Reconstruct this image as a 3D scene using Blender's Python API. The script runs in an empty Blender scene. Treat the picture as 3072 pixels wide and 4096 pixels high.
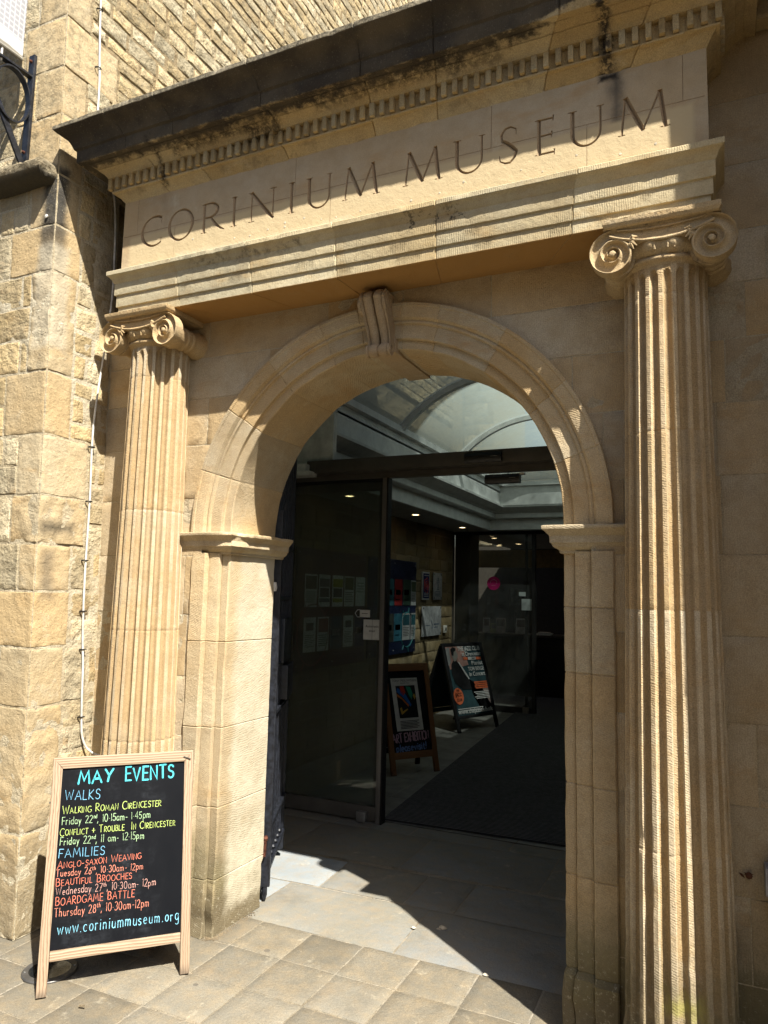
import bpy, bmesh, math, random
from mathutils import Vector, Matrix, noise
sc = bpy.context.scene
C = sc.collection
PI = math.pi
R_ = math.radians
random.seed(7)

# ------------------------------------------------------------------ camera
cd = bpy.data.cameras.new('camera'); cam = bpy.data.objects.new('camera', cd); C.objects.link(cam)
_r = Vector((0.90808715, 0.41818269, 0.02238243)); _u = Vector((0.02736146, -0.1125783, 0.99326607)); _f = Vector((-0.41788645, 0.90135973, 0.113673))
cam.matrix_world = Matrix(((_r.x, _u.x, -_f.x, 1.42824558), (_r.y, _u.y, -_f.y, -3.03996), (_r.z, _u.z, -_f.z, 1.65), (0, 0, 0, 1)))
cd.sensor_fit = 'VERTICAL'; cd.sensor_height = 36.0; cd.lens = 36.0 * 2917.574 / 4096
cd.clip_start = 0.05; cd.clip_end = 2000
sc.camera = cam
sc.render.resolution_x = 768; sc.render.resolution_y = 1024

# ------------------------------------------------------------------ light
SUN = Vector((0.4975, -0.3658, 0.7865)).normalized()
EL = math.asin(SUN.z); AZ = math.atan2(SUN.x, SUN.y)
w = bpy.data.worlds.new('World'); sc.world = w; w.use_nodes = True
wn = w.node_tree.nodes; wl = w.node_tree.links; wn.clear()
wo = wn.new('ShaderNodeOutputWorld'); bg = wn.new('ShaderNodeBackground'); sky = wn.new('ShaderNodeTexSky')
sky.sky_type = 'NISHITA'; sky.sun_disc = False; sky.sun_elevation = EL; sky.sun_rotation = AZ; sky.air_density = 1.0; sky.dust_density = 2.0; sky.ozone_density = 1.0
bg.inputs['Strength'].default_value = 0.06
wl.new(sky.outputs[0], bg.inputs[0]); wl.new(bg.outputs[0], wo.inputs[0])
sd = bpy.data.lights.new('sun', 'SUN'); sun = bpy.data.objects.new('sun', sd); C.objects.link(sun)
sd.energy = 5.0; sd.angle = R_(0.5); sd.color = (1.0, 0.955, 0.87)
sun.location = SUN * 30; sun.rotation_euler = SUN.to_track_quat('Z', 'Y').to_euler()
sc.view_settings.view_transform = 'Standard'; sc.view_settings.look = 'None'; sc.view_settings.gamma = 1.0; sc.view_settings.use_curve_mapping = False
sc.view_settings.exposure = 1.34
sc.render.engine = 'CYCLES'
sc.cycles.use_denoising = True
sc.cycles.max_bounces = 10; sc.cycles.diffuse_bounces = 6; sc.cycles.transparent_max_bounces = 24; sc.cycles.sample_clamp_indirect = 6.0
sc.cycles.caustics_reflective = False; sc.cycles.caustics_refractive = False

# ------------------------------------------------------------------ node helper
class NT:
    def __init__(s, name):
        s.m = bpy.data.materials.new(name); s.m.use_nodes = True
        s.t = s.m.node_tree; s.t.nodes.clear()
        s.out = s.t.nodes.new('ShaderNodeOutputMaterial')
        s.b = s.t.nodes.new('ShaderNodeBsdfPrincipled'); s.t.links.new(s.b.outputs[0], s.out.inputs[0])
        s.tc = s.t.nodes.new('ShaderNodeTexCoord'); s.P = s.tc.outputs['Object']
    def n(s, typ, ins=None, **pr):
        nd = s.t.nodes.new('ShaderNode' + typ)
        for k, v in pr.items(): setattr(nd, k, v)
        for k, v in (ins or {}).items():
            if isinstance(v, bpy.types.NodeSocket): s.t.links.new(v, nd.inputs[k])
            else: nd.inputs[k].default_value = v
        return nd
    def math(s, op, a, b=0.0, c=0.0, clamp=False):
        return s.n('Math', {0: a, 1: b, 2: c}, operation=op, use_clamp=clamp).outputs[0]
    def vm(s, op, a, b=(0, 0, 0)):
        return s.n('VectorMath', {0: a, 1: b}, operation=op).outputs[0]
    def noise(s, scale, detail=4.0, rough=0.55, vec=None, stretch=None, off=None):
        v = vec if vec is not None else s.P
        if off is not None: v = s.vm('ADD', v, off)
        if stretch: v = s.vm('MULTIPLY', v, stretch)
        return s.n('TexNoise', {'Vector': v, 'Scale': scale, 'Detail': detail, 'Roughness': rough}).outputs[0]
    def ramp(s, v, a, b, lo=0.0, hi=1.0):
        return s.n('MapRange', {0: v, 1: a, 2: b, 3: lo, 4: hi}, interpolation_type='SMOOTHSTEP').outputs[0]
    def mix(s, f, a, b, blend='MIX'):
        nd = s.n('Mix', {}, data_type='RGBA', blend_type=blend)
        for k, v in ((0, f), (6, a), (7, b)):
            if isinstance(v, bpy.types.NodeSocket): s.t.links.new(v, nd.inputs[k])
            elif k == 0: nd.inputs[0].default_value = v
            else: nd.inputs[k].default_value = (v[0], v[1], v[2], 1.0)
        return nd.outputs[2]
    def xyz(s, v=None):
        return s.n('SeparateXYZ', {0: v if v is not None else s.P}).outputs
    def box(s, c, h, soft, nz=0.0, nscale=14.0):
        d = s.vm('SUBTRACT', s.vm('ABSOLUTE', s.vm('SUBTRACT', s.P, c)), h)
        x, y, z = s.xyz(d)
        m = s.math('MAXIMUM', s.math('MAXIMUM', x, y), z)
        if nz: m = s.math('ADD', m, s.math('MULTIPLY', s.math('SUBTRACT', s.noise(nscale, 6.0, 0.7), 0.5), nz))
        return s.ramp(m, soft, -soft, 0.0, 1.0)
    def set(s, **k):
        for kk, v in k.items():
            i = s.b.inputs[kk.replace('_', ' ')]
            if isinstance(v, bpy.types.NodeSocket): s.t.links.new(v, i)
            else: i.default_value = (v[0], v[1], v[2], 1.0) if isinstance(v, tuple) and len(v) == 3 else v
        return s
    def bump(s, h, strength, dist, prev=None):
        ins = {'Height': h, 'Strength': strength, 'Distance': dist}
        if prev is not None: ins['Normal'] = prev
        return s.n('Bump', ins).outputs[0]

def stone(name, warm=(0.455, 0.335, 0.185), pale=(0.47, 0.40, 0.285), orange=(0.43, 0.28, 0.125), var=0.42, grain=1.0, tool=None, pits=0.5, stains=None, dark=None, rough_amp=0.0):
    s = NT(name)
    t = s.n('Attribute', attribute_name='tint').outputs['Color']
    tr, tg, tb = s.n('SeparateColor', {0: t}).outputs[:3]
    tb_off = s.n('CombineXYZ', {0: s.math('MULTIPLY', tb, 7.0), 1: s.math('MULTIPLY', tr, 5.0), 2: 0.0}).outputs[0]
    n1 = s.noise(1.7, 5.0, 0.6, off=tb_off)
    f = s.math('ADD', s.ramp(n1, 0.3, 0.72), s.math('MULTIPLY', s.math('SUBTRACT', tr, 0.5), var * 2.0), clamp=True)
    col = s.mix(f, warm, pale)
    n2 = s.noise(3.4, 5.0, 0.65, off=tb_off, stretch=(1.0, 1.0, 2.6))
    col = s.mix(s.math('MULTIPLY', s.ramp(n2, 0.52, 0.8), 0.75), col, orange)
    n3 = s.noise(11.0, 6.0, 0.7)
    col = s.mix(s.ramp(n3, 0.35, 0.75, 0.0, 0.4), col, (0.30, 0.22, 0.12))
    n4 = s.noise(2.6, 6.0, 0.7, off=tb_off, stretch=(1.0, 1.0, 0.35))
    col = s.mix(s.ramp(n4, 0.56, 0.74, 0.0, 0.45), col, (0.24, 0.18, 0.11))
    n5 = s.noise(6.0, 6.0, 0.75, off=tb_off)
    col = s.mix(s.ramp(n5, 0.58, 0.72, 0.0, 0.4), col, (0.52, 0.46, 0.34))
    # grain speckle and per-stone value
    g = s.noise(230.0, 2.0, 0.6)
    val = s.math('MULTIPLY', s.ramp(g, 0.25, 0.75, 1 - 0.22 * grain, 1 + 0.18 * grain), s.ramp(tg, 0.0, 1.0, 1 - 0.28 * var, 1 + 0.22 * var))
    col = s.mix(1.0, col, s.n('CombineColor', {0: val, 1: val, 2: val}).outputs[0], 'MULTIPLY')
    vo = s.n('TexVoronoi', {'Vector': s.P, 'Scale': 55.0}).outputs['Distance']
    pit = s.math('MULTIPLY', s.ramp(vo, 0.16, 0.06), s.ramp(s.noise(4.0), 0.52, 0.62))
    col = s.mix(s.math('MULTIPLY', pit, pits), col, (0.10, 0.07, 0.04))
    for (m, cc) in (stains(s) if stains else []): col = s.mix(m, col, cc)
    h1 = s.math('ADD', s.math('MULTIPLY', g, 0.5), s.noise(70.0, 4.0, 0.65))
    nb = s.bump(h1, 0.85 * grain, 0.004)
    h2 = s.math('SUBTRACT', s.noise(16.0, 6.0, 0.6), s.math('MULTIPLY', pit, 0.5))
    nb = s.bump(h2, 0.35 + rough_amp, 0.012 + 0.012 * rough_amp, nb)
    if tool:
        x, y, z = s.xyz()
        if tool == 'v': cx = s.math('ADD', x, y)
        elif tool == 'h': cx = z
        else: cx = s.math('ADD', s.math('MULTIPLY', z, 1.0), s.math('MULTIPLY', s.math('ADD', x, y), 0.35))
        ph = s.math('ADD', s.math('MULTIPLY', cx, 2 * PI / 0.0085), s.math('MULTIPLY', s.noise(14.0), 16.0))
        wv = s.math('MULTIPLY', s.math('ADD', s.math('SINE', ph), 1.0), s.ramp(s.noise(5.0, 3.0), 0.35, 0.65, 0.1, 1.0))
        nb = s.bump(wv, 0.22, 0.003, nb)
        col = s.mix(s.math('MULTIPLY', wv, 0.045), col, (0.2, 0.14, 0.07))
    s.set(Base_Color=col, Roughness=0.92, Normal=nb); s.b.inputs['Specular IOR Level'].default_value = 0.15
    return s.m

def plain(name, col, rough=0.6, metal=0.0, spec=0.4, var=0.12, nscale=20.0, bump=0.0, emit=None):
    s = NT(name)
    f = s.noise(nscale, 5.0, 0.65)
    c2 = tuple(max(0.0, c * (1 - 2.2 * var)) for c in col); c1 = tuple(min(1.0, c * (1 + var)) for c in col)
    s.set(Base_Color=s.mix(s.ramp(f, 0.3, 0.7), c2, c1), Roughness=s.ramp(s.noise(nscale * 2.3), 0.2, 0.8, max(0.02, rough - 0.12), min(1.0, rough + 0.12)), Metallic=metal)
    s.b.inputs['Specular IOR Level'].default_value = spec
    if bump: s.set(Normal=s.bump(s.noise(nscale * 6), bump, 0.003))
    if emit: s.b.inputs['Emission Color'].default_value = (*col, 1); s.b.inputs['Emission Strength'].default_value = emit
    return s.m

# ------------------------------------------------------------------ mesh helper
class MB:
    def __init__(s):
        s.bm = bmesh.new(); s.t = s.bm.loops.layers.float_color.new('tint'); s.tint = (0.5, 0.5, 0.5); s.mi = 0
    def f(s, vs, tint=None):
        try: fc = s.bm.faces.new(vs)
        except ValueError: return None
        tt = tint or s.tint
        for l in fc.loops: l[s.t] = (tt[0], tt[1], tt[2], 1.0)
        fc.material_index = s.mi; fc.smooth = True
        return fc
    def v(s, p): return s.bm.verts.new(p)
    def poly(s, pts): return s.f([s.v(p) for p in pts])
    def box(s, x0, x1, y0, y1, z0, z1, M=None, bev=0.0):
        P = [(x0, y0, z0), (x1, y0, z0), (x1, y1, z0), (x0, y1, z0), (x0, y0, z1), (x1, y0, z1), (x1, y1, z1), (x0, y1, z1)]
        vs = [s.v(M @ Vector(p) if M else p) for p in P]
        fs = [s.f([vs[i] for i in q]) for q in ((3, 2, 1, 0), (4, 5, 6, 7), (0, 1, 5, 4), (1, 2, 6, 5), (2, 3, 7, 6), (3, 0, 4, 7))]
        if bev:
            es = list({e for f in fs for e in f.edges})
            r = bmesh.ops.bevel(s.bm, geom=es, offset=bev, segments=2, affect='EDGES', profile=0.6)
            for f in r['faces']:
                f.smooth = True; f.material_index = s.mi
                for l in f.loops: l[s.t] = (*s.tint, 1.0)
        return s
    def bar(s, a, b, w, h=None, up=(0, 0, 1), bev=0.0):
        a = Vector(a); b = Vector(b); d = (b - a); L = d.length; d.normalize(); h = h or w
        x = d.cross(Vector(up))
        if x.length < 1e-4: x = d.cross(Vector((0, 1, 0)))
        x.normalize(); y = d.cross(x)
        M = Matrix(((x.x, y.x, d.x, a.x), (x.y, y.y, d.y, a.y), (x.z, y.z, d.z, a.z), (0, 0, 0, 1)))
        return s.box(-w / 2, w / 2, -h / 2, h / 2, 0, L, M, bev)
    def grid(s, fn, nu, nv, tint=None, cu=False, cv=False, skip=None):
        V = [[s.v(fn(i / nu, j / nv)) for j in range(nv + (0 if cv else 1))] for i in range(nu + (0 if cu else 1))]
        for i in range(nu):
            for j in range(nv):
                i2 = (i + 1) % len(V); j2 = (j + 1) % len(V[0])
                q = [V[i][j], V[i2][j], V[i2][j2], V[i][j2]]
                if skip and skip(sum((v.co for v in q), Vector()) / 4): continue
                s.f(q, tint(i, j) if callable(tint) else tint)
        return V
    def tube(s, pts, r, n=8, caps=True, closed=False):
        pts = [Vector(p) for p in pts]; N = len(pts); rings = []; px = None
        for i, p in enumerate(pts):
            if closed: d = pts[(i + 1) % N] - pts[i - 1]
            else: d = pts[min(i + 1, N - 1)] - pts[max(i - 1, 0)]
            d.normalize()
            if px is None:
                px = d.cross(Vector((0, 0, 1)))
                if px.length < 1e-3: px = d.cross(Vector((1, 0, 0)))
            px = (px - d * px.dot(d)).normalized(); py = d.cross(px)
            rr = r(i / max(1, N - 1)) if callable(r) else r
            rings.append([s.v(p + (px * math.cos(2 * PI * k / n) + py * math.sin(2 * PI * k / n)) * rr) for k in range(n)])
        for i in range(N if closed else N - 1):
            a, b = rings[i], rings[(i + 1) % N]
            for k in range(n): s.f([a[k], a[(k + 1) % n], b[(k + 1) % n], b[k]])
        if caps and not closed: s.f(rings[0][::-1]); s.f(rings[-1])
        return s
    def lathe(s, prof, o, axis='z', n=32, a0=0.0, a1=2 * PI, rad=None, tint=None, caps=True):
        o = Vector(o)
        def P(r, h, a):
            c, q = r * math.cos(a), r * math.sin(a)
            return o + (Vector((c, q, h)) if axis == 'z' else Vector((c, h, q)) if axis == 'y' else Vector((h, c, q)))
        full = abs(a1 - a0 - 2 * PI) < 1e-6; m = n if full else n + 1
        V = [[s.v(P(r if rad is None else rad(r, h, a0 + (a1 - a0) * k / n), h, a0 + (a1 - a0) * k / n)) for k in range(m)] for r, h in prof]
        for i in range(len(prof) - 1):
            for k in range(n): s.f([V[i][k], V[i][(k + 1) % m], V[i + 1][(k + 1) % m], V[i + 1][k]], tint)
        if full and caps:
            s.f(V[0][::-1]); s.f(V[-1])
        return s
    def prism(s, poly, fn, d):
        a = [s.v(fn(u, v, 0)) for u, v in poly]; b = [s.v(fn(u, v, d)) for u, v in poly]; n = len(poly)
        s.f(a); s.f(b[::-1])
        for i in range(n): s.f([a[i], b[i], b[(i + 1) % n], a[(i + 1) % n]])
        return s
    def ball(s, c, r, n=10, sq=(1, 1, 1)):
        c = Vector(c)
        return s.grid(lambda u, v: c + Vector((r * sq[0] * math.sin(PI * max(.02, min(.98, v))) * math.cos(2 * PI * u), r * sq[1] * math.sin(PI * max(.02, min(.98, v))) * math.sin(2 * PI * u), r * sq[2] * math.cos(PI * v))), n, n, cu=True)
    def sweep(s, prof, frame, ts, joints=(), depth=0.004, cen=None, wob=0.0015, seed=0, tints=None, chip=0.0):
        """prof: list of (a,b); frame(t,a,b)->world; ts: parameter positions; joints: ts where a mortar joint is cut"""
        jw = 0.003
        tt = [(t, 0) for t in ts]
        for j in joints:
            w_ = jw if not isinstance(jw, tuple) else jw
            tt = [q for q in tt if abs(q[0] - j) > 0.012] + [(j - 0.004, 0), (j - 0.0012, 1), (j + 0.0012, 1), (j + 0.004, 0)]
        tt.sort()
        ca = sum(p[0] for p in prof) / len(prof) if cen is None else cen[0]; cb = sum(p[1] for p in prof) / len(prof) if cen is None else cen[1]
        V = []
        for t, k in tt:
            ring = []
            for i, (a, b) in enumerate(prof):
                if k:
                    d = math.hypot(ca - a, cb - b) or 1; a = a + (ca - a) / d * depth; b = b + (cb - b) / d * depth
                p = Vector(frame(t, a, b))
                q = p * 9.0 + Vector((seed, 0, 0)); q2 = p * 45.0 + Vector((0, seed, 0))
                p = p + noise.noise_vector(q) * wob + noise.noise_vector(q2) * wob * 0.7
                if chip:
                    c_ = noise.noise(p * 26.0 + Vector((3.1, seed, 0)))
                    if c_ > 0.40:
                        d = math.hypot(ca - a, cb - b) or 1; m = (c_ - 0.40) * chip
                        p2 = Vector(frame(t, a + (ca - a) / d * m, b + (cb - b) / d * m)); p = p2
                ring.append(s.v(p))
            V.append(ring)
        js = sorted(joints); rnd = random.Random(seed + 5); tn = [(rnd.random(), rnd.random(), rnd.random()) for _ in range(len(js) + 1)]
        for i in range(len(V) - 1):
            tm = (tt[i][0] + tt[i + 1][0]) / 2
            tint = tn[sum(1 for j in js if j < tm)] if tints is None else tints
            for k in range(len(prof) - 1): s.f([V[i][k], V[i][k + 1], V[i + 1][k + 1], V[i + 1][k]], tint)
        return V
    def build(s, name, mats, parent=None, sharp=35.0, fix=True, **tags):
        bm = s.bm
        bmesh.ops.remove_doubles(bm, verts=bm.verts, dist=1e-5)
        if fix: bmesh.ops.recalc_face_normals(bm, faces=bm.faces)
        off = Vector(parent['origin']) if parent is not None and 'origin' in parent else Vector()
        if off.length: bmesh.ops.translate(bm, verts=bm.verts, vec=-off)
        me = bpy.data.meshes.new(name); bm.to_mesh(me); bm.free()
        for m in (mats if isinstance(mats, (list, tuple)) else [mats]): me.materials.append(m)
        me.set_sharp_from_angle(angle=R_(sharp))
        o = bpy.data.objects.new(name, me); C.objects.link(o)
        if parent is not None:
            o.parent = parent; o['origin'] = tuple(off)
        for k, v in tags.items(): o[k] = v
        return o

def thing(name, label, cat, loc=(0, 0, 0), group=None):
    o = bpy.data.objects.new(name, None); C.objects.link(o); o.location = loc; o['origin'] = tuple(loc)
    o.empty_display_size = 0.1
    o['label'] = label; o['category'] = cat
    if group: o['group'] = group
    return o
def tag(o, label, cat, group=None):
    o['label'] = label; o['category'] = cat
    if group: o['group'] = group
    return o

def nz(p, f, seed=0.0): return noise.noise(Vector(p) * f + Vector((seed, seed * 1.7, seed * 0.3)))

def masonry(mb, rects, fr, gap=0.006, dep=0.012, res=0.035, rough=0.003, face=0.0, bev=0.004, rnd=None, skip=None, irregular=0.0, mortar=1, mdep=0.7, mrects=None, tintf=None):
    """stones laid in (u,v); fr(u,v,h)->world with h out of the wall"""
    rnd = rnd or random.Random(3)
    for (u0, v0, u1, v1) in rects:
        tint = tintf(rnd) if tintf else (rnd.random(), rnd.random(), rnd.random())
        fo = rnd.uniform(-face, face); tu = rnd.uniform(-face, face) * 0.6; tv = rnd.uniform(-face, face) * 0.6; sd = rnd.uniform(0, 50)
        a0, b0, a1, b1 = u0 + gap / 2, v0 + gap / 2, u1 - gap / 2, v1 - gap / 2
        if irregular:
            a0 += rnd.uniform(0, irregular); a1 -= rnd.uniform(0, irregular); b0 += rnd.uniform(0, irregular * .5); b1 -= rnd.uniform(0, irregular * .5)
        if a1 - a0 < 0.01 or b1 - b0 < 0.01: continue
        nu = max(2, int((a1 - a0) / res)); nv = max(2, int((b1 - b0) / res)); be = min(bev, (a1 - a0) * .3, (b1 - b0) * .3)
        us = [a0, a0 + be * .3, a0 + be] + [a0 + be + (a1 - a0 - 2 * be) * i / nu for i in range(1, nu)] + [a1 - be, a1 - be * .3, a1]
        vs = [b0, b0 + be * .3, b0 + be] + [b0 + be + (b1 - b0 - 2 * be) * i / nv for i in range(1, nv)] + [b1 - be, b1 - be * .3, b1]
        nU, nV = len(us), len(vs); G = []
        wk = irregular * 0.8 + 0.0012
        for i, u in enumerate(us):
            row = []
            for j, v in enumerate(vs):
                ex = min(i, nU - 1 - i); ey = min(j, nV - 1 - j); e = min(ex, ey)
                h = fo + tu * (2 * (u - a0) / (a1 - a0) - 1) + tv * (2 * (v - b0) / (b1 - b0) - 1)
                h += rough * (nz((u, v, sd), 14.0) + 0.6 * nz((u, v, sd), 38.0))
                if e == 0: h -= dep
                elif e == 1: h -= be * 0.5
                uu = u + wk * nz((u * 1.0, v * 1.0, 3.0), 11.0, 2.0); vv = v + wk * nz((u, v, 8.0), 11.0, 5.0)
                row.append(mb.v(fr(uu, vv, h)))
            G.append(row)
        for i in range(nU - 1):
            for j in range(nV - 1):
                q = [G[i][j], G[i + 1][j], G[i + 1][j + 1], G[i][j + 1]]
                if skip and skip(sum((x.co for x in q), Vector()) / 4): continue
                mb.f(q, tint)
    mb.mi = mortar
    for (u0, v0, u1, v1) in (mrects or []):
        nu = max(1, int((u1 - u0) / 0.06)); nv = max(1, int((v1 - v0) / 0.06))
        mb.grid(lambda a, b: fr(u0 + (u1 - u0) * a, v0 + (v1 - v0) * b, -dep * mdep + 0.25 * dep * nz((u0 + (u1 - u0) * a, v0 + (v1 - v0) * b, 1), 25.0)), nu, nv, skip=skip)
    mb.mi = 0

def courses(rnd, u0, u1, zs, lmin, lmax, jog=0.0):
    out = []
    for z0, z1 in zip(zs[:-1], zs[1:]):
        u = u0 - rnd.uniform(0, lmin * .9)
        while u < u1:
            L = rnd.uniform(lmin, lmax); a, b = max(u, u0), min(u + L, u1)
            if u1 - b < lmin * .35: b = u1
            if b - a > 0.02: out.append((a, z0, b, z1))
            u = b if b == u1 else u + L
            if b == u1: break
    return out
def zlist(rnd, z0, z1, a, b):
    o = [z0]
    while o[-1] < z1 - b: o.append(o[-1] + rnd.uniform(a, b))
    o.append(z1); return o

_txt = {}
def text_mesh(mb, body, size, fn, align='LEFT', bold=0.0, squeeze=1.0, d=0.0):
    """printed lettering from Blender's built-in font, mapped through fn(x,y)"""
    cu = bpy.data.curves.new('lettering', 'FONT'); cu.body = body; cu.size = 1.0; cu.align_x = align; cu.resolution_u = 3; cu.offset = bold
    ob = bpy.data.objects.new('lettering', cu); C.objects.link(ob)
    dg = bpy.context.evaluated_depsgraph_get(); ev = ob.evaluated_get(dg); me = ev.to_mesh()
    vs = [mb.v(fn(v.co.x * size * squeeze, v.co.y * size)) for v in me.vertices]
    for p in me.polygons: mb.f([vs[i] for i in p.vertices])
    ev.to_mesh_clear(); C.objects.unlink(ob); bpy.data.objects.remove(ob); bpy.data.curves.remove(cu)
# ------------------------------------------------------------------ stone materials
def st_portal(s):
    # rain splash dirt and algae near the pavement
    x, y, z = s.xyz()
    nn = s.noise(7.0, 6.0, 0.7); n2 = s.noise(2.2, 3.0)
    hz = s.math('ADD', z, s.math('MULTIPLY', s.math('SUBTRACT', nn, 0.5), 0.5))
    lo = s.math('MULTIPLY', s.ramp(hz, 0.72, 0.10), 0.85)
    out = [(lo, (0.11, 0.095, 0.06))]
    gr = s.math('MULTIPLY', s.math('MULTIPLY', s.ramp(hz, 0.10, 0.24), s.ramp(hz, 0.62, 0.36)), s.ramp(n2, 0.42, 0.62, 0.0, 0.38))
    out.append((gr, (0.125, 0.12, 0.055)))
    sp = s.math('MULTIPLY', s.ramp(s.noise(60.0, 5.0, 0.75), 0.56, 0.66), s.ramp(hz, 0.55, 0.1, 0.0, 0.7))
    out.append((sp, (0.42, 0.38, 0.28)))
    # dark soot flecks anywhere
    out.append((s.math('MULTIPLY', s.ramp(s.noise(26.0, 6.0, 0.8), 0.63, 0.74), s.ramp(s.noise(1.6), 0.5, 0.7, 0.0, 0.6)), (0.07, 0.05, 0.03)))
    # paler tone on the left reveal
    out.append((s.box((-0.84, 0.27, 1.0), (0.02, 0.17, 0.9), 0.05, 0.16, 5.0), (0.50, 0.45, 0.335)))
    return out
def st_column(s):
    o = st_portal(s)
    x, y, z = s.xyz()
    o.append((s.box((0.02, -0.17, 0.33), (0.045, 0.06, 0.02), 0.04, 0.16, 12.0), (0.26, 0.235, 0.075)))
    return o
def st_frieze(s):
    return [(s.box((1.105, -0.27, 3.60), (0.020, 0.06, 0.13), 0.03, 0.06, 18.0), (0.12, 0.10, 0.075)),
            (s.box((1.075, -0.27, 3.70), (0.035, 0.06, 0.012), 0.012, 0.03, 30.0), (0.03, 0.026, 0.022)),
            (s.box((0.0, -0.27, 3.42), (1.38, 0.06, 0.085), 0.012, 0.012, 40.0), (0.50, 0.395, 0.235)),
            (s.box((-0.55, -0.27, 3.335), (0.5, 0.1, 0.02), 0.02, 0.09, 10.0), (0.55, 0.45, 0.30))]
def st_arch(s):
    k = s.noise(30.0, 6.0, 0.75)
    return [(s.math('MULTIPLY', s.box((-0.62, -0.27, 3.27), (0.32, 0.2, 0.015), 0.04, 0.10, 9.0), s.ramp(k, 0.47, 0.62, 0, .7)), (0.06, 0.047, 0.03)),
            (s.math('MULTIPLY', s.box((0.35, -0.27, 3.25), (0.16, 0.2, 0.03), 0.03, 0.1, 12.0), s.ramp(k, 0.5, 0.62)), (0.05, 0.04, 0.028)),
            (s.box((0.0, -0.15, 3.075), (1.2, 0.16, 0.004), 0.004, 0.004), (0.33, 0.185, 0.062)),
            (s.ramp(s.noise(14.0, 6.0, 0.8), 0.62, 0.75, 0.0, 0.7), (0.11, 0.085, 0.05))]
def st_cornice(s):
    x, y, z = s.xyz()
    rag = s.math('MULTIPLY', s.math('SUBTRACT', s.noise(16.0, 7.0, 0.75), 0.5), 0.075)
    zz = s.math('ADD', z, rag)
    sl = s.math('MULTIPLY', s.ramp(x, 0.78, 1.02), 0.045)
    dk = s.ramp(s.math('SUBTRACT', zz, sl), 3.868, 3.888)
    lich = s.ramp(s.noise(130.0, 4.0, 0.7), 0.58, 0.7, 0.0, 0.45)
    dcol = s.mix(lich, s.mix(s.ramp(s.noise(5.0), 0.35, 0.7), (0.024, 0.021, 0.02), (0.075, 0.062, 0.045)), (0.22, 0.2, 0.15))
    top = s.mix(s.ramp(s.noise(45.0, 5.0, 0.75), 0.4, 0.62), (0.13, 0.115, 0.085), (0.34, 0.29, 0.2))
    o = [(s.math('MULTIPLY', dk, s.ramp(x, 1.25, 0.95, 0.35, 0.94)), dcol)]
    o.append((s.math('MULTIPLY', s.ramp(z, 4.038, 4.047), 0.9), top))
    k = s.noise(36.0, 6.0, 0.78)
    for (cx, hx, cz, hz_, a) in ((-1.13, 0.012, 3.83, 0.09, 1.0), (-0.78, 0.25, 3.865, 0.012, 0.9), (-0.50, 0.10, 3.845, 0.03, 0.8), (0.15, 0.35, 3.87, 0.014, 0.8), (1.075, 0.026, 3.80, 0.10, 1.0), (0.55, 0.12, 3.86, 0.02, 0.6)):
        o.append((s.math('MULTIPLY', s.box((cx, -0.36, cz), (hx, 0.3, hz_), 0.02, 0.07, 22.0), s.ramp(k, 0.36, 0.55, 0.0, a)), (0.035, 0.028, 0.022)))
    o.append((s.math('MULTIPLY', s.ramp(s.noise(9.0, 5.0, 0.7), 0.52, 0.68, 0.0, 0.6), s.ramp(z, 3.86, 3.82)), (0.19, 0.145, 0.085)))
    return o
def st_left(s):
    # objects of the left building have their origin on its corner at (-1.64,-0.456,0)
    x, y, z = s.xyz()
    k = s.noise(40.0, 6.0, 0.8)
    o = []
    bl = s.box((-0.115, 0.0, 3.60), (0.075, 0.07, 0.30), 0.03, 0.07, 7.0)
    o.append((s.math('MULTIPLY', bl, s.ramp(z, 3.2, 3.65, 0.2, 1.0)), (0.055, 0.05, 0.042)))
    o.append((s.math('MULTIPLY', s.box((-0.115, 0.0, 3.18), (0.085, 0.10, 0.28), 0.03, 0.09, 6.0), 0.6), (0.42, 0.38, 0.29)))
    o.append((s.box((-0.02, 0.12, 1.96), (0.10, 0.10, 0.022), 0.05, 0.1, 9.0), (0.07, 0.058, 0.04)))
    o.append((s.math('MULTIPLY', s.box((-0.02, 0.07, 1.72), (0.10, 0.035, 0.12), 0.04, 0.08, 9.0), 0.6), (0.10, 0.085, 0.065)))
    hz = s.math('ADD', z, s.math('MULTIPLY', s.math('SUBTRACT', s.noise(5.0, 6.0, 0.7), 0.5), 0.45))
    o.append((s.math('MULTIPLY', s.ramp(hz, 0.66, 0.25), 0.62), (0.15, 0.13, 0.09)))
    o.append((s.math('MULTIPLY', s.ramp(s.noise(55.0, 5.0, 0.8), 0.55, 0.66), s.ramp(hz, 0.6, 0.2, 0.05, 0.7)), (0.46, 0.42, 0.32)))
    up = s.ramp(s.math('ADD', z, s.math('MULTIPLY', s.noise(3.0), 0.5)), 3.7, 4.3)
    o.append((s.math('MULTIPLY', up, s.ramp(s.noise(18.0, 7.0, 0.75), 0.48, 0.62, 0.0, 0.7)), (0.19, 0.16, 0.10)))
    o.append((s.math('MULTIPLY', up, s.ramp(s.noise(90.0, 4.0, 0.7), 0.60, 0.68, 0.0, 0.8)), (0.55, 0.5, 0.36)))
    return o
M_portal = stone('portal_limestone', stains=st_portal, tool='v', pits=0.4)
M_jamb = stone('jamb_limestone', stains=st_portal, tool='d', pits=0.5, pale=(0.48, 0.40, 0.27))
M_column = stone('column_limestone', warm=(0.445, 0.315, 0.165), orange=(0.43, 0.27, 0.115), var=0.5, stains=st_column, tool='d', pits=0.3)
M_arch = stone('architrave_limestone', warm=(0.46, 0.36, 0.20), pale=(0.47, 0.415, 0.28), orange=(0.40, 0.25, 0.09), stains=st_arch, tool='v', pits=0.4, grain=0.55)
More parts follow.
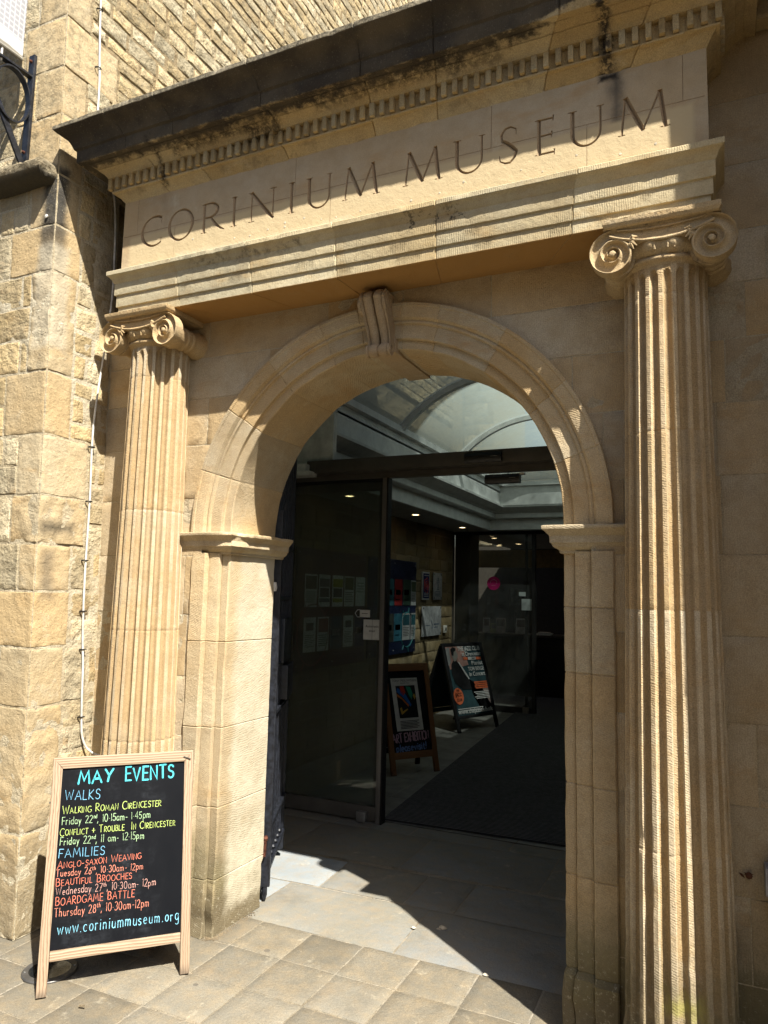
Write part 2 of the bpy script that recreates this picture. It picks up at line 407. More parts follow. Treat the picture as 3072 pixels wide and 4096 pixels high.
M_frieze = stone('frieze_limestone', warm=(0.43, 0.315, 0.18), pale=(0.44, 0.36, 0.25), orange=(0.40, 0.25, 0.11), stains=st_frieze, pits=0.3, grain=0.4)
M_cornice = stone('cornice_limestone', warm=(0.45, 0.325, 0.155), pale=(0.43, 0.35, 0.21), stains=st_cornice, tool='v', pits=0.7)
M_intrados = stone('intrados_limestone', warm=(0.44, 0.315, 0.165), pale=(0.45, 0.375, 0.255), orange=(0.40, 0.24, 0.095), stains=st_portal, tool='d', pits=0.5)
M_ashlar = stone('side_limestone', warm=(0.44, 0.325, 0.175), pale=(0.43, 0.355, 0.23), orange=(0.43, 0.27, 0.11), stains=st_left, tool=None, pits=0.6, rough_amp=0.3)
M_rubble = stone('rubble_limestone', warm=(0.45, 0.345, 0.185), pale=(0.46, 0.395, 0.265), orange=(0.43, 0.265, 0.11), var=0.8, stains=st_left, pits=0.8, rough_amp=0.9, grain=1.2)
M_rubble_up = stone('upper_rubble_limestone', warm=(0.43, 0.335, 0.185), pale=(0.46, 0.40, 0.27), orange=(0.40, 0.27, 0.12), var=0.9, stains=st_left, pits=0.9, rough_amp=0.9, grain=1.3)
M_mortar = stone('lime_mortar', warm=(0.40, 0.33, 0.21), pale=(0.48, 0.43, 0.32), orange=(0.36, 0.28, 0.16), var=0.2, pits=0.8, rough_amp=0.6, grain=1.3)
M_mortar_dark = stone('weathered_mortar', warm=(0.22, 0.165, 0.09), pale=(0.34, 0.28, 0.18), orange=(0.16, 0.11, 0.05), var=0.2, pits=0.9, rough_amp=0.8, grain=1.3)
M_iron = plain('black_iron', (0.012, 0.014, 0.02), 0.45, 0.0, 0.5, 0.35, 35.0, 0.35)
M_rust = plain('rusty_iron', (0.10, 0.035, 0.02), 0.8, 0.0, 0.2, 0.4, 60.0, 0.5)
M_white = plain('white_plastic', (0.72, 0.70, 0.64), 0.5, 0.0, 0.3, 0.08, 30.0)
M_blackpl = plain('black_plastic', (0.012, 0.012, 0.013), 0.4, 0.0, 0.45, 0.2)

# ------------------------------------------------------------------ museum portal
W, ZI, ZC, RO, YW, YB = 0.8386, 1.949, 1.966, 1.046, -0.035, 0.41
portal = thing('museum_portal', 'honey stone classical portal with round arch, fluted columns and carved museum name', 'portal')
rnd = random.Random(11)
# back wall
def in_arch(c): return (abs(c.x) < 0.985 and c.z < ZI) or (c.z >= ZI - .02 and math.hypot(c.x, c.z - ZC) < 0.995)
mb = MB()
zs = [0.0, 0.33, 0.62, 0.93, 1.22, 1.53, 1.83, 2.13, 2.41, 2.66, 2.88, 3.09]
rects = courses(rnd, -1.70, 1.99, zs, 0.32, 0.72)
rects += courses(rnd, 1.40, 1.99, [3.09, 3.36, 3.63, 3.90, 4.2, 4.5], 0.3, 0.6)
rects = [r for r in rects if not (r[0] > -0.98 and r[2] < 0.98 and r[3] < 1.95)]
masonry(mb, rects, lambda u, v, h: (u, YW - h, v), gap=0.0035, dep=0.0028, res=0.036, rough=0.0012, face=0.001, bev=0.002, rnd=rnd, skip=in_arch, mrects=[(-1.72, 0.0, 1.99, 3.09), (1.40, 3.09, 1.99, 4.5)], mdep=0.45)
mb.build('wall', [M_portal, M_mortar], portal)
# architrave-like moulding of jambs and arch: (radial distance, y)
PF = [(W, YB), (W, 0.30), (W, 0.2), (W, 0.1), (W, 0.006), (W + .004, 0.0), (0.883, 0.0), (0.886, -0.004), (0.886, -0.020), (0.889, -0.022), (0.949, -0.022), (0.953, -0.026), (0.955, -0.034), (0.962, -0.036), (0.969, -0.033), (0.972, -0.040), (0.980, -0.050), (1.000, -0.056), (1.026, -0.058), (1.030, -0.062), (1.044, -0.062), (RO, -0.058), (RO, 0.0)]
PJ = [(W, YB), (W, 0.30), (W, 0.2), (W, 0.1), (W, 0.008), (W + .006, 0.0), (0.882, 0.0), (0.886, 0.003), (0.888, -0.018), (0.892, -0.020), (0.950, -0.020), (0.953, -0.017), (0.956, -0.042), (0.961, -0.046), (1.040, -0.046), (RO, -0.041), (RO, 0.0)]
for sx in (-1, 1):
    mb = MB()
    n = 76
    ts = [0.0 + 1.845 * i / n for i in range(n + 1)]
    def fr(t, a, b, sx=sx):
        e = max(0.0, 0.26 - t) / 0.26
        g = 0.022 * (1 if t < 0.235 else 0) * (0.6 + 0.8 * nz((a, b, t), 9.0, sx))
        bump_ = (0.018 * e + (0.006 if 1.0 < a + t * 0 else 0.0)) * nz((a * sx, b, t), 13.0, 3.0)
        er = 0.010 * max(0, nz((0.3, b, t), 6.0, 7.0 * sx)) if a < W + .02 and b < 0.12 else 0.0
        return (sx * (a + er - (g * 0.6 if a < 0.9 and b < .05 else 0)), b - g + bump_, t)
    mb.sweep(PJ, fr, ts, joints=(0.24, 0.585, 0.93, 1.36, 1.62) if sx > 0 else (0.26, 0.60, 0.98, 1.40), depth=0.004, cen=(1.2, 0.4), wob=0.0018, seed=4 + sx)
    mb.build('jamb', M_jamb, portal, sharp=28)
# impost blocks with mitred return along the reveal
PI_ = [(0.0, 1.838), (0.013, 1.840), (0.014, 1.850), (0.017, 1.853), (0.026, 1.857), (0.036, 1.866), (0.040, 1.876), (0.046, 1.880), (0.047, 1.908), (0.052, 1.913), (0.060, 1.922), (0.068, 1.930), (0.073, 1.934), (0.0747, 1.938), (0.0747, 1.948), (0.068, 1.951), (0.0, 1.954), (-0.06, 1.955)]
for sx in (-1, 1):
    mb = MB()
    N1, N2 = 14, 22
    def fr(t, a, b, sx=sx):
        # t 0..1 front from outer end to corner, 1..2 return along the reveal
        if t <= 1:
            x = 1.142 + (W - a - 1.142) * t; y = 0.0 - a
            if t == 0: y = -a
        else:
            x = W - a; y = -a + (0.41 + a + 0.07) * (t - 1)
            if t > 1.97: x = W - a * 0.97
        if sx < 0:
            d = abs(x - (W - 0.06)) + abs(y + 0.03)
            k = max(0.0, 1 - d / 0.13)
            k = k * max(0.0, (b - 1.885) / 0.06) * (0.8 + 0.5 * nz((x, y, b), 22.0))
            x += 0.055 * k; y += 0.045 * k; 
            if 1.10 < t < 1.86 and b > 1.93: b -= 0.004 * abs(nz((x, y, 2), 30.0)) * 2
            if t > 1.3: b -= 0.0
        return (sx * x, y - 0.0, b)
    ts = [i / N1 for i in range(N1 + 1)] + [1 + (i + 1) / N2 for i in range(N2)]
    V = mb.sweep(PI_, fr, ts, wob=0.0016, seed=20 + sx, cen=(-.1, 1.9))
    mb.f(V[0]); mb.f(V[-1])
    for (za, zb) in ((1.955, 1.84),):
        mb.poly([(sx * (W - .0), 0.0, 1.956), (sx * 1.142, 0.0, 1.956), (sx * 1.142, 0.48, 1.956), (sx * (W - .0), 0.48, 1.956)])
    mb.build('impost', M_jamb, portal, sharp=28)
# arch
mb = MB(); RM = 0.94; Ltot = PI * RM
dz = ZC - 1.952
def fr(t, a, b):
    if t < 0: return (a, b, 1.952)
    if t > Ltot: return (-a, b, 1.952)
    th = t / RM
    r = a * (1.0 - 0.012 * math.exp(-((th - PI / 2) / 0.35) ** 2) if a < 0.9 and b > 0.02 else 1.0)
    er = 0.007 * max(0, nz((math.cos(th) * 3, math.sin(th) * 3, b * 4), 3.0, 5.0)) if a < W + 0.01 else 0
    return (math.cos(th) * (r + er), b, ZC + math.sin(th) * (r + er))
ts = [-0.01] + [Ltot * i / 150 for i in range(151)] + [Ltot + 0.01]
jts = [Ltot * k for k in (0.095, 0.19, 0.30, 0.405, 0.465, 0.535, 0.60, 0.70, 0.80, 0.905)]
V = mb.sweep(PF, fr, ts, joints=jts, depth=0.003, cen=(0.95, 0.5), wob=0.0016, seed=31)
mb.build('arch_moulding', M_intrados, portal, sharp=24)
# keystone console
mb = MB()
def key_prof(v):   # centre depth of the console front (y) and half width at height v (0 top .. 1 bottom)
    z = 3.052 - v * 0.262
    y = -0.155 + 0.085 * (1 - math.cos(PI * min(1, v * 1.08))) / 2 * 1.0
    if v < 0.16: y = -0.155 + 0.03 * (1 - v / 0.16) ** 2
    hw = 0.0625 - 0.006 * v
    return z, y, hw
secs = []
for i in range(41):
    v = i / 40; z, y, hw = key_prof(v); row = []
    for j in range(49):
        u = -1 + 2 * j / 48; au = abs(u)
        if au > 0.90: d = 0.004
        elif au > 0.80: d = 0.0
        elif au < 0.07: d = -0.022
        else:
            q = (au - 0.07) / 0.73; d = 0.018 * math.sin(PI * q) ** 0.6 - 0.009
        row.append((u * hw + 0.010 * v, y - d, z))
    secs.append(row)
mb.grid(lambda a, b: secs[min(40, int(round(a * 40)))][min(48, int(round(b * 48)))], 40, 48)
for sx, j in ((-1, 0), (1, 48)):
    mb.grid(lambda a, b, j=j: (secs[int(round(a * 40))][j][0], secs[int(round(a * 40))][j][1] + b * (0.02 - secs[int(round(a * 40))][j][1]), secs[int(round(a * 40))][j][2]), 40, 3)
mb.poly([secs[0][0], secs[0][48], (secs[0][48][0], 0.02, secs[0][48][2]), (secs[0][0][0], 0.02, secs[0][0][2])])
for xs in (-0.0625, 0.0625):   # scroll eyes on the cheeks
    sp = [(xs, -0.095 + 0.048 * math.exp(-0.16 * k * .5) * math.cos(k * .5 + 1.2), 2.998 + 0.048 * math.exp(-0.16 * k * .5) * math.sin(k * .5 + 1.2)) for k in range(34)]
    mb.tube(sp, lambda q: 0.007 - 0.004 * q, 6)
    mb.lathe([(0.052, -0.010), (0.052, 0.004)], (xs, -0.097, 2.998), 'x', 24)
# bottom roll
prof = []
for k in range(41):
    u = -1 + k / 20; au = abs(u)
    r = 0.026 + (0.004 if au > 0.85 else 0.006 * math.sin(PI * min(1, max(0, (au - 0.08) / 0.74))) - (0.006 if au < 0.08 else 0)) - (0.004 if 0.78 < au < 0.85 else 0)
    prof.append((r, 0.010 + u * 0.060))
mb.lathe(prof, (0, -0.072, 2.782), 'x', 20)
for xs in (-0.051, 0.071):
    sp = [(xs, -0.072 + 0.026 * math.exp(-0.1 * k * .6) * math.cos(k * .6), 2.782 + 0.026 * math.exp(-0.1 * k * .6) * math.sin(k * .6)) for k in range(22)]
    mb.tube(sp, 0.0028, 5)
# keystone soffit block dropping a little below the intrados
mb.box(-0.048, 0.072, -0.03, 0.425, 2.783, 2.86, bev=0.004)
for vv in mb.bm.verts: vv.co += noise.noise_vector(vv.co * 30) * 0.0014
mb.build('keystone', stone('keystone_limestone', warm=(0.36, 0.26, 0.155), pale=(0.38, 0.30, 0.20), orange=(0.36, 0.22, 0.1), pits=0.4), portal, sharp=40)

# entablature --------------------------------------------------------------
XE, YE = 1.43, -0.27
def ent_frame(t, e, z):
    # t in [-1,0): left return, [0,1]: front, (1,2]: right return
    if t < 0: return (-XE - e, YW + (YE - e - YW) * (t + 1), z)
    if t > 1: return (XE + e, YE - e + (YW - YE + e) * (t - 1), z)
    return (-(XE + e) + 2 * (XE + e) * t, YE - e, z)
ent_ts = [-1 + i / 8 for i in range(8)] + [i / 120 for i in range(121)] + [1 + (i + 1) / 8 for i in range(8)]
PA = [(-0.24, 3.0745), (-0.16, 3.0745), (-0.08, 3.0745), (-0.004, 3.0745), (0.0, 3.078), (0.001, 3.126), (0.003, 3.129), (0.009, 3.130), (0.010, 3.134), (0.010, 3.189), (0.012, 3.192), (0.018, 3.193), (0.019, 3.197), (0.019, 3.255), (0.022, 3.259), (0.025, 3.262), (0.029, 3.272), (0.036, 3.283), (0.045, 3.290), (0.049, 3.292), (0.051, 3.295), (0.051, 3.314), (0.049, 3.317), (0.02, 3.322), (-0.02, 3.324)]
class _J(tuple): pass
mb = MB()
def jfront(xs): return [(x + XE) / (2 * XE) for x in xs]
# joints need a parameter width of ~4 mm: scale by hand
def ent_sweep(mb, prof, joints, **k):
    js = jfront(joints); ts = list(ent_ts); out = []
    return mb.sweep(prof, lambda t, a, b: ent_frame(t / 3.0, a, b), [t * 3.0 for t in ent_ts], joints=[j * 3.0 for j in js], **k)
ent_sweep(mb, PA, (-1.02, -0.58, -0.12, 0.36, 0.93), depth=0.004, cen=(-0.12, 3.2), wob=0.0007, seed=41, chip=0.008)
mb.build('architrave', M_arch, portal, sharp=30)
PC = [(-0.01, 3.708), (0.000, 3.712), (0.004, 3.718), (0.012, 3.728), (0.022, 3.742), (0.034, 3.752), (0.036, 3.755), (0.050, 3.757), (0.051, 3.764), (0.044, 3.770), (0.044, 3.832), (0.068, 3.833), (0.070, 3.838), (0.076, 3.846), (0.086, 3.858), (0.100, 3.866), (0.104, 3.868), (0.105, 3.873), (0.108, 3.876), (0.120, 3.880), (0.134, 3.888), (0.136, 3.892), (0.172, 3.884), (0.177, 3.883), (0.180, 3.888), (0.182, 3.946), (0.186, 3.951), (0.192, 3.954), (0.200, 3.974), (0.213, 3.996), (0.232, 4.016), (0.252, 4.026), (0.264, 4.036), (0.270, 4.041), (0.273, 4.060), (0.267, 4.066), (0.15, 4.082), (0.0, 4.095), (-0.2, 4.10)]
mb = MB()
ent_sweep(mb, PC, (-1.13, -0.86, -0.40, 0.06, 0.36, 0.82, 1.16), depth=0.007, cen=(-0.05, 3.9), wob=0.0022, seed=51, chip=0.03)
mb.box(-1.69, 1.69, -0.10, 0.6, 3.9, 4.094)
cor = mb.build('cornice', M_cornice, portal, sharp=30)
mb = MB()
def dentil(x0, x1, y0, y1, sd):
    mb.tint = (random.random(), random.random(), random.random())
    j = lambda: random.uniform(-.0012, .0012)
    mb.box(x0 + j(), x1 + j(), y0 + j(), y1, 3.7715 + j(), 3.834, bev=0.0022)
nd = 62; pit = 2 * (XE + 0.066) / (nd - 0.35)
for i in range(nd):
    x = -(XE + 0.066) + i * pit
    if i in (22, 43): 
        dentil(x, x + pit * 0.46, YE - 0.060, YE - 0.04, i); continue
    dentil(x, x + pit * 0.46, YE - 0.066, YE - 0.04, i)
for sx in (-1, 1):
    for i in range(1, 5):
        y = YE - 0.066 + i * pit
        xa, xb = sorted((sx * (XE + 0.066), sx * (XE + 0.04))); dentil(xa, xb, y, y + pit * 0.46, i)
d_ = mb.build('dentil_course', M_cornice, cor, sharp=30)

# frieze with V-cut Roman capitals -------------------------------------------------
mb = MB()
mb.box(-XE, XE, YE, YW, 3.318, 3.716)
fz = mb.build('frieze', M_frieze, portal)
# stone course joint and block tints on the frieze come from thin cuts joined to the letters
cut = MB()
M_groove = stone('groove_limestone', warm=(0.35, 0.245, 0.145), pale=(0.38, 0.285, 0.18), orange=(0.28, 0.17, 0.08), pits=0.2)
def wedge(p, q, w0, w1=None, depth=None):
    w1 = w1 or w0
    a = Vector((p[0], 0, p[1])); b = Vector((q[0], 0, q[1])); d = b - a
    if d.length < 1e-6: return
    d.normalize(); nrm = Vector((-d.z, 0, d.x))
    def ring(c, w_):
        dp = (depth or w_ * 0.8)
        return [cut.v(c + nrm * w_ * .5 * 1.35 + Vector((0, YE - 0.0035, 0))), cut.v(c + Vector((0, YE + dp, 0))), cut.v(c - nrm * w_ * .5 * 1.35 + Vector((0, YE - 0.0035, 0)))]
    r0 = ring(a - d * w0 * .12, w0); r1 = ring(b + d * w1 * .12, w1)
    cut.f(r0[::-1]); cut.f(r1)
    for i in range(3): cut.f([r0[i], r0[(i + 1) % 3], r1[(i + 1) % 3], r1[i]])
TK, TN = 0.0165, 0.0095
B0, H0 = 3.4385, 0.1535
def serif(x, z, s=1, w_=0.034): wedge((x - w_ / 2, z), (x + w_ / 2, z), 0.0055); 
def stem(x, t=TK, top=True, bot=True, x2=None):
    x2 = x if x2 is None else x2
    m = 8
    for k in range(m):
        a, b = k / m, (k + 1) / m
        fw = lambda q: t * (0.86 + 0.5 * abs(q - 0.5) ** 1.6 * 1.2)
        wedge((x + (x2 - x) * a, B0 + H0 * a), (x + (x2 - x) * b, B0 + H0 * b), fw(a), fw(b))
    if bot: serif(x, B0 + 0.002)
    if top: serif(x2, B0 + H0 - 0.002)
def curve(pts, ws):
    for i in range(len(pts) - 1): wedge(pts[i], pts[i + 1], ws[i], ws[i + 1])
def ell(cx, cz, rx, rz, a0, a1, n, tilt=0.35):
    P, Wd = [], []
    for k in range(n + 1):
        a = R_(a0 + (a1 - a0) * k / n)
        P.append((cx + rx * math.cos(a), cz + rz * math.sin(a)))
        Wd.append(TN + (TK * 1.08 - TN) * abs(math.cos(a - tilt)) ** 1.3)
    return P, Wd
def L_C(x0, x1):
    P, Wd = ell(x0 + 0.082, B0 + H0 / 2, 0.082, H0 / 2 + .003, 58, 304, 26); curve(P, Wd)
    wedge((P[0][0], P[0][1]), (P[0][0] + .003, P[0][1] - .032), 0.009, 0.004); wedge(P[-1], (P[-1][0] + .003, P[-1][1] + .026), 0.009, 0.004)
def L_O(x0, x1):
    P, Wd = ell((x0 + x1) / 2, B0 + H0 / 2, (x1 - x0) / 2, H0 / 2 + .004, 0, 360, 36); curve(P, Wd)
def L_R(x):
    stem(x)
    P, Wd = ell(x + 0.030, B0 + H0 * 0.755, 0.052, H0 * 0.245, 92, -92, 16, 0.0)
    curve([(x, B0 + H0 - .001)] + P + [(x, B0 + H0 * 0.52)], [TN] + Wd + [TN])
    m = [(x + 0.040, B0 + H0 * 0.505), (x + 0.075, B0 + H0 * 0.22), (x + 0.100, B0 + 0.012), (x + 0.128, B0 - 0.001)]
    curve(m, [TK * .8, TK, TK * .85, 0.006])
def L_I(x): stem(x)
def L_N(x0, x1):
    stem(x0, TN, top=False); stem(x1, TN, bot=False); serif(x0 - .008, B0 + H0 - .002, 1, 0.022)
    wedge((x0 - 0.002, B0 + H0 - .002), (x1, B0 - 0.002), TK * 1.12)
def L_U(x0, x1):
    cx = (x0 + x1) / 2; rx = (x1 - x0) / 2
    wedge((x0, B0 + H0 - .002), (x0, B0 + rx * 0.95), TK); wedge((x1, B0 + H0 - .002), (x1, B0 + rx * 0.95), TN * 1.1)
    P, Wd = ell(cx, B0 + rx * 0.95, rx, rx * 0.95 + .004, 180, 360, 18); Wd = [TK - (TK - TN) * min(1, k / 9) for k in range(19)]; curve(P, Wd)
    serif(x0, B0 + H0 - .002); serif(x1, B0 + H0 - .002, 1, .026)
def L_M(a, b, c, d, e):
    wedge((a, B0), (b, B0 + H0), TN); wedge((b, B0 + H0), (c, B0 + 0.006), TK * 1.1); wedge((c, B0 + 0.006), (d, B0 + H0), TN); wedge((d, B0 + H0), (e, B0), TK)
    serif(a, B0 + .002, 1, .026); serif(e, B0 + .002, 1, .034)
def L_S(x0, x1):
    cx = (x0 + x1) / 2
    P = [(x1 - .002, B0 + H0 - .010), (cx + .012, B0 + H0 + .002), (cx - .012, B0 + H0 - .002), (x0 + .006, B0 + H0 - .026), (x0 + .008, B0 + H0 - .052), (cx - .004, B0 + H0 * .56), (cx + .020, B0 + H0 * .40), (x1 + .001, B0 + .046), (x1 - .006, B0 + .020), (cx + .010, B0 - .001), (cx - .012, B0), (x0 + .001, B0 + .012)]
    curve(P, [.007, TN, TN, .0115, .014, TK * 1.05, TK * 1.08, .014, .0115, TN, TN, .007])
    wedge(P[0], (P[0][0] + .002, P[0][1] - .026), .008, .004); wedge(P[-1], (P[-1][0] - .002, P[-1][1] + .026), .008, .004)
def L_E(x):
    stem(x)
    for zz, l in ((B0 + H0 - .003, .056), (B0 + H0 * .53, .050), (B0 + .003, .060)):
        wedge((x, zz), (x + l, zz), TN); wedge((x + l, zz - .012), (x + l + .002, zz + .012), .0075)
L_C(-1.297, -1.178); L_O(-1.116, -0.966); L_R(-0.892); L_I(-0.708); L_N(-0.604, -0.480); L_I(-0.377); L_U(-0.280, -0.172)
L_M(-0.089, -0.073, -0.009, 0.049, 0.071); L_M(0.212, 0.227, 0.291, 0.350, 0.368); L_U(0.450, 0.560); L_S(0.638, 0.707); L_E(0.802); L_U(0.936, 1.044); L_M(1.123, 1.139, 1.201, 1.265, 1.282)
# joints of the frieze blocks
wedge((-1.42, 3.518), (1.42, 3.523), 0.0035, depth=0.003)
for x, z0, z1 in ((-1.335, 3.523, 3.71), (-0.36, 3.523, 3.71), (-0.165, 3.325, 3.518), (0.60, 3.523, 3.71), (1.345, 3.523, 3.71), (-1.08, 3.325, 3.518), (0.99, 3.325, 3.518)): wedge((x, z0), (x + .002, z1), 0.0035, depth=0.003)
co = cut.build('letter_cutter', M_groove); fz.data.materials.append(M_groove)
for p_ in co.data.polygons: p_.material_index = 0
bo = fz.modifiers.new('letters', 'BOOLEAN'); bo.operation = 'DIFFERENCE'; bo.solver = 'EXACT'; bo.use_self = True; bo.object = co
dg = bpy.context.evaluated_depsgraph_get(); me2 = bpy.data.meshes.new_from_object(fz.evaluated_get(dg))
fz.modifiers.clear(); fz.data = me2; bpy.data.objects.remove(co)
print('frieze faces', len(me2.polygons))
me2.shade_flat()
# small filled fixing holes
M_fill = plain('white_filler', (0.55, 0.49, 0.38), 0.9, spec=0.1)
for (x, z) in ((-.958, 3.421), (-.699, 3.377), (-.608, 3.371), (-.504, 3.382), (-.408, 3.397), (-.409, 3.377), (-.303, 3.399), (-.21, 3.373), (-.131, 3.367), (-.007, 3.372), (.241, 3.367), (.373, 3.373), (.482, 3.399), (.728, 3.394), (.816, 3.366), (.951, 3.403), (1.117, 3.367), (1.246, 3.377)):
    mb = MB(); r = random.uniform(0.003, 0.0062)
    mb.lathe([(r * 1.1, 0.0), (r, -0.0012), (r * .35, -0.0016)], (x, YE + .0002, z), 'y', 10, rad=lambda rr, h, a: rr * (1 + 0.25 * nz((math.cos(a), math.sin(a), x * 9), 2.0)))
    mb.build('patched_hole', M_fill, fz)

# columns ---------------------------------------------------------------------
YC = -0.117
def crad(z): return 0.1515 + 0.0375 * (1 - min(1.0, z / 2.9)) ** 1.15
NF = 20
def column(sx):
    cx = sx * 1.2585
    root = bpy.data.objects.new('column', None); C.objects.link(root); root.location = (cx, YC, 0); root.parent = portal; root['origin'] = (cx, YC, 0)
    mb = MB(); per = 14; na = NF * per
    zs = [0.0]
    while zs[-1] < 2.80: zs.append(zs[-1] + (0.012 if zs[-1] < 0.42 else 0.03))
    zs += [2.80 + 0.0062 * k for k in range(1, 17)]
    dj = [0.80, 1.62, 2.27, 2.788] if sx > 0 else [0.92, 1.45, 2.05, 2.74]
    zs = sorted([z for z in zs if all(abs(z - d) > 0.008 for d in dj)] + [d + q for d in dj for q in (-.0045, -.0012, .0012, .0045)])
    def P(u, v):
        a = u * 2 * PI; z = zs[int(round(v * (len(zs) - 1)))]
        r = crad(z); ph = ((a + (0.05 if sx > 0 else 0.12)) * NF / (2 * PI)) % 1.0
        wf = 0.63; top = 2.876
        half = wf / 2; q = (ph - 0.5)
        hw = half
        k = 1.0
        if z > top - 0.026:
            s_ = (z - (top - 0.026)) / 0.026
            k = math.sqrt(max(0.0, 1 - s_ * s_)) if s_ < 1 else 0.0
            hw = half * k
        dpt = 0.0
        if hw > 1e-4 and abs(q) < hw: dpt = 0.0195 * math.sqrt(max(0.0, 1 - (q / hw) ** 2)) * (0.35 + 0.65 * k) * r / 0.16
        # wear of the fillets, increasing towards the ground
        wr = max(0.0, 1 - z / 1.3)
        nn = nz((math.cos(a) * r * 1.0 + cx, math.sin(a) * r, z), 13.0, 2.0); n2 = nz((math.cos(a) * r + cx, math.sin(a) * r, z), 45.0, 9.0)
        rr = r - dpt + 0.0013 * nn + 0.0010 * n2
        if dpt < 0.004: rr -= max(0.0, nn - 0.15) * (0.004 + 0.013 * wr)
        if z < 0.36:
            b = 1 - z / 0.36; rr += b * b * (0.034 * nn + 0.020 * n2 + 0.008); rr += dpt * b * 0.65
        for d in dj:
            if abs(z - d) < 0.003: rr -= 0.0016
        return (cx + rr * math.cos(a), YC + rr * math.sin(a), z)
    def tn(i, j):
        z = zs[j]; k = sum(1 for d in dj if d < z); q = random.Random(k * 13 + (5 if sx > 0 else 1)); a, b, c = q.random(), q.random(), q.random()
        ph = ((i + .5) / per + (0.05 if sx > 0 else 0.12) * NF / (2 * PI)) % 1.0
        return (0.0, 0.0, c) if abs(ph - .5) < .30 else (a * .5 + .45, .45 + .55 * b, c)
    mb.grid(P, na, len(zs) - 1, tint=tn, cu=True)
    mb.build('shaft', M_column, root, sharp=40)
    # capital
    mb = MB(); mb.tint = (0.55, 0.45, 0.3 + 0.2 * sx)
    # apophyge, astragal and echinus with eggs
    lp = [(0.1515, 2.895), (0.1535, 2.900), (0.158, 2.906), (0.163, 2.909), (0.168, 2.913), (0.170, 2.919), (0.168, 2.925), (0.162, 2.929), (0.160, 2.931)]
    mb.lathe(lp, (cx, YC, 0), 'z', 60)
    def egg(r, h, a):
        if h < 2.936 or h > 2.985: return r
        k = math.sin(a * 13) ; return r + 0.007 * max(-0.4, k) - (0.004 if abs((a * 13 / PI) % 2 - 1.5) < 0.10 else 0)
    mb.lathe([(0.160, 2.930), (0.164, 2.936), (0.172, 2.942), (0.180, 2.952), (0.186, 2.965), (0.187, 2.978), (0.184, 2.986), (0.178, 2.990), (0.15, 3.03)], (cx, YC, 0), 'z', 156, rad=egg)
    ZV, VX, R0, KS = 2.953, 0.1725, 0.0915, 0.44
    YF = -0.302
    SP = [(0, .0925), (.25, .0845), (.5, .0785), (.75, .069), (1, .054), (1.25, .044), (1.5, .0365), (1.75, .030), (2, .0245), (2.25, .020), (2.5, .0165), (3, .012), (4, .004)]
    def RT(u):
        for (a, ra), (b, rb_) in zip(SP, SP[1:]):
            if u <= b: return ra + (rb_ - ra) * (u - a) / (b - a)
        return SP[-1][1]
    def TAU(r):
        for (a, ra), (b, rb_) in zip(SP, SP[1:]):
            if r >= rb_: return (a + (b - a) * (ra - r) / (ra - rb_)) * 2 * PI
        return 8 * PI
    for s in (-1, 1):
        vx = cx + s * VX
        def pos(r, th, y):
            # th measured from straight up, turning outwards
            return (vx + s * r * math.sin(th), y, ZV + r * math.cos(th))
        nt, nr = 96, 34
        def hgt(r, th):
            if r < 0.0125: return 0.006 * math.sqrt(max(0, 1 - (r / 0.0125) ** 2)) + 0.001
            tau = TAU(r)
            ph = ((tau - th) / (2 * PI)) % 1.0
            if ph < 0.16: return 0.0035 + 0.0025 * math.sin(PI * ph / 0.16)
            if ph < 0.22: return 0.0035 - 0.012 * (ph - 0.16) / 0.06
            q = (ph - 0.22) / 0.78
            return -0.0085 - 0.005 * math.sin(PI * q) + 0.008 * q ** 3
        def G(u, v):
            th = u * 2 * PI; Rt = RT(u); r = max(1e-4, Rt * (v ** 0.9))
            return pos(r, th, YF - hgt(r, th) + 0.0)
        mb.grid(G, nt, nr)
        # rim of the scroll, back to the bolster
        mb.grid(lambda u, v: pos(RT(u) * (1 - 0.03 * v) , u * 2 * PI, YF - 0.004 + 0.055 * v), nt, 3)
        # bolster running back to the wall
        bp = [(0.074, -0.255), (0.072, -0.235), (0.064, -0.215), (0.058, -0.195), (0.054, -0.170), (0.058, -0.166), (0.060, -0.158), (0.058, -0.150), (0.053, -0.146), (0.053, -0.130), (0.058, -0.126), (0.060, -0.118), (0.058, -0.110), (0.056, -0.106), (0.060, -0.085), (0.066, -0.062), (0.072, -0.034)]
        mb.lathe([(r, y) for r, y in bp], (vx - s * 0.006, 0, ZV - 0.004), 'y', 36, rad=lambda r, h, a: r + (0.0022 * math.sin(a * 11 + 2 * math.sin(h * 60)) if (h > -0.1) else 0.001 * math.sin(a * 7)))
        # palmette leaves in the angle between scroll and eggs
        for k in range(4):
            an = R_(-35 + k * 27); L = 0.040 - 0.004 * k
            b0 = Vector((vx - s * 0.058, YF + 0.004, ZV + 0.040 - 0.004 * k)); e0 = b0 + Vector((-s * L * math.cos(an), -0.006, -L * math.sin(an) * 0.8 - 0.008))
            mid = (b0 + e0) / 2 + Vector((0, -0.008, 0.006))
            mb.tube([b0, mid, e0], lambda q: 0.0065 * math.sin(PI * (0.25 + 0.7 * q)) + 0.001, 7)
    # canalis joining the scrolls
    def top(u): return 3.046 - 0.0
    def bot(u): return 3.018 - 0.040 * (1 - (2 * u - 1) ** 2)
    def can(u, v):
        x = cx + (2 * u - 1) * (VX + 0.004); zb = bot(u); zt = 3.0465
        y = YF + 0.006 * math.sin(PI * v) - (0.004 if v > 0.9 or v < 0.1 else 0)
        return (x, y + 0.001, zb + (zt - zb) * v)
    mb.grid(can, 40, 14)
    mb.grid(lambda u, v: (cx + (2 * u - 1) * (VX + .004), YF - 0.002 + 0.075 * v, bot(u) - 0.012 * v), 40, 4)
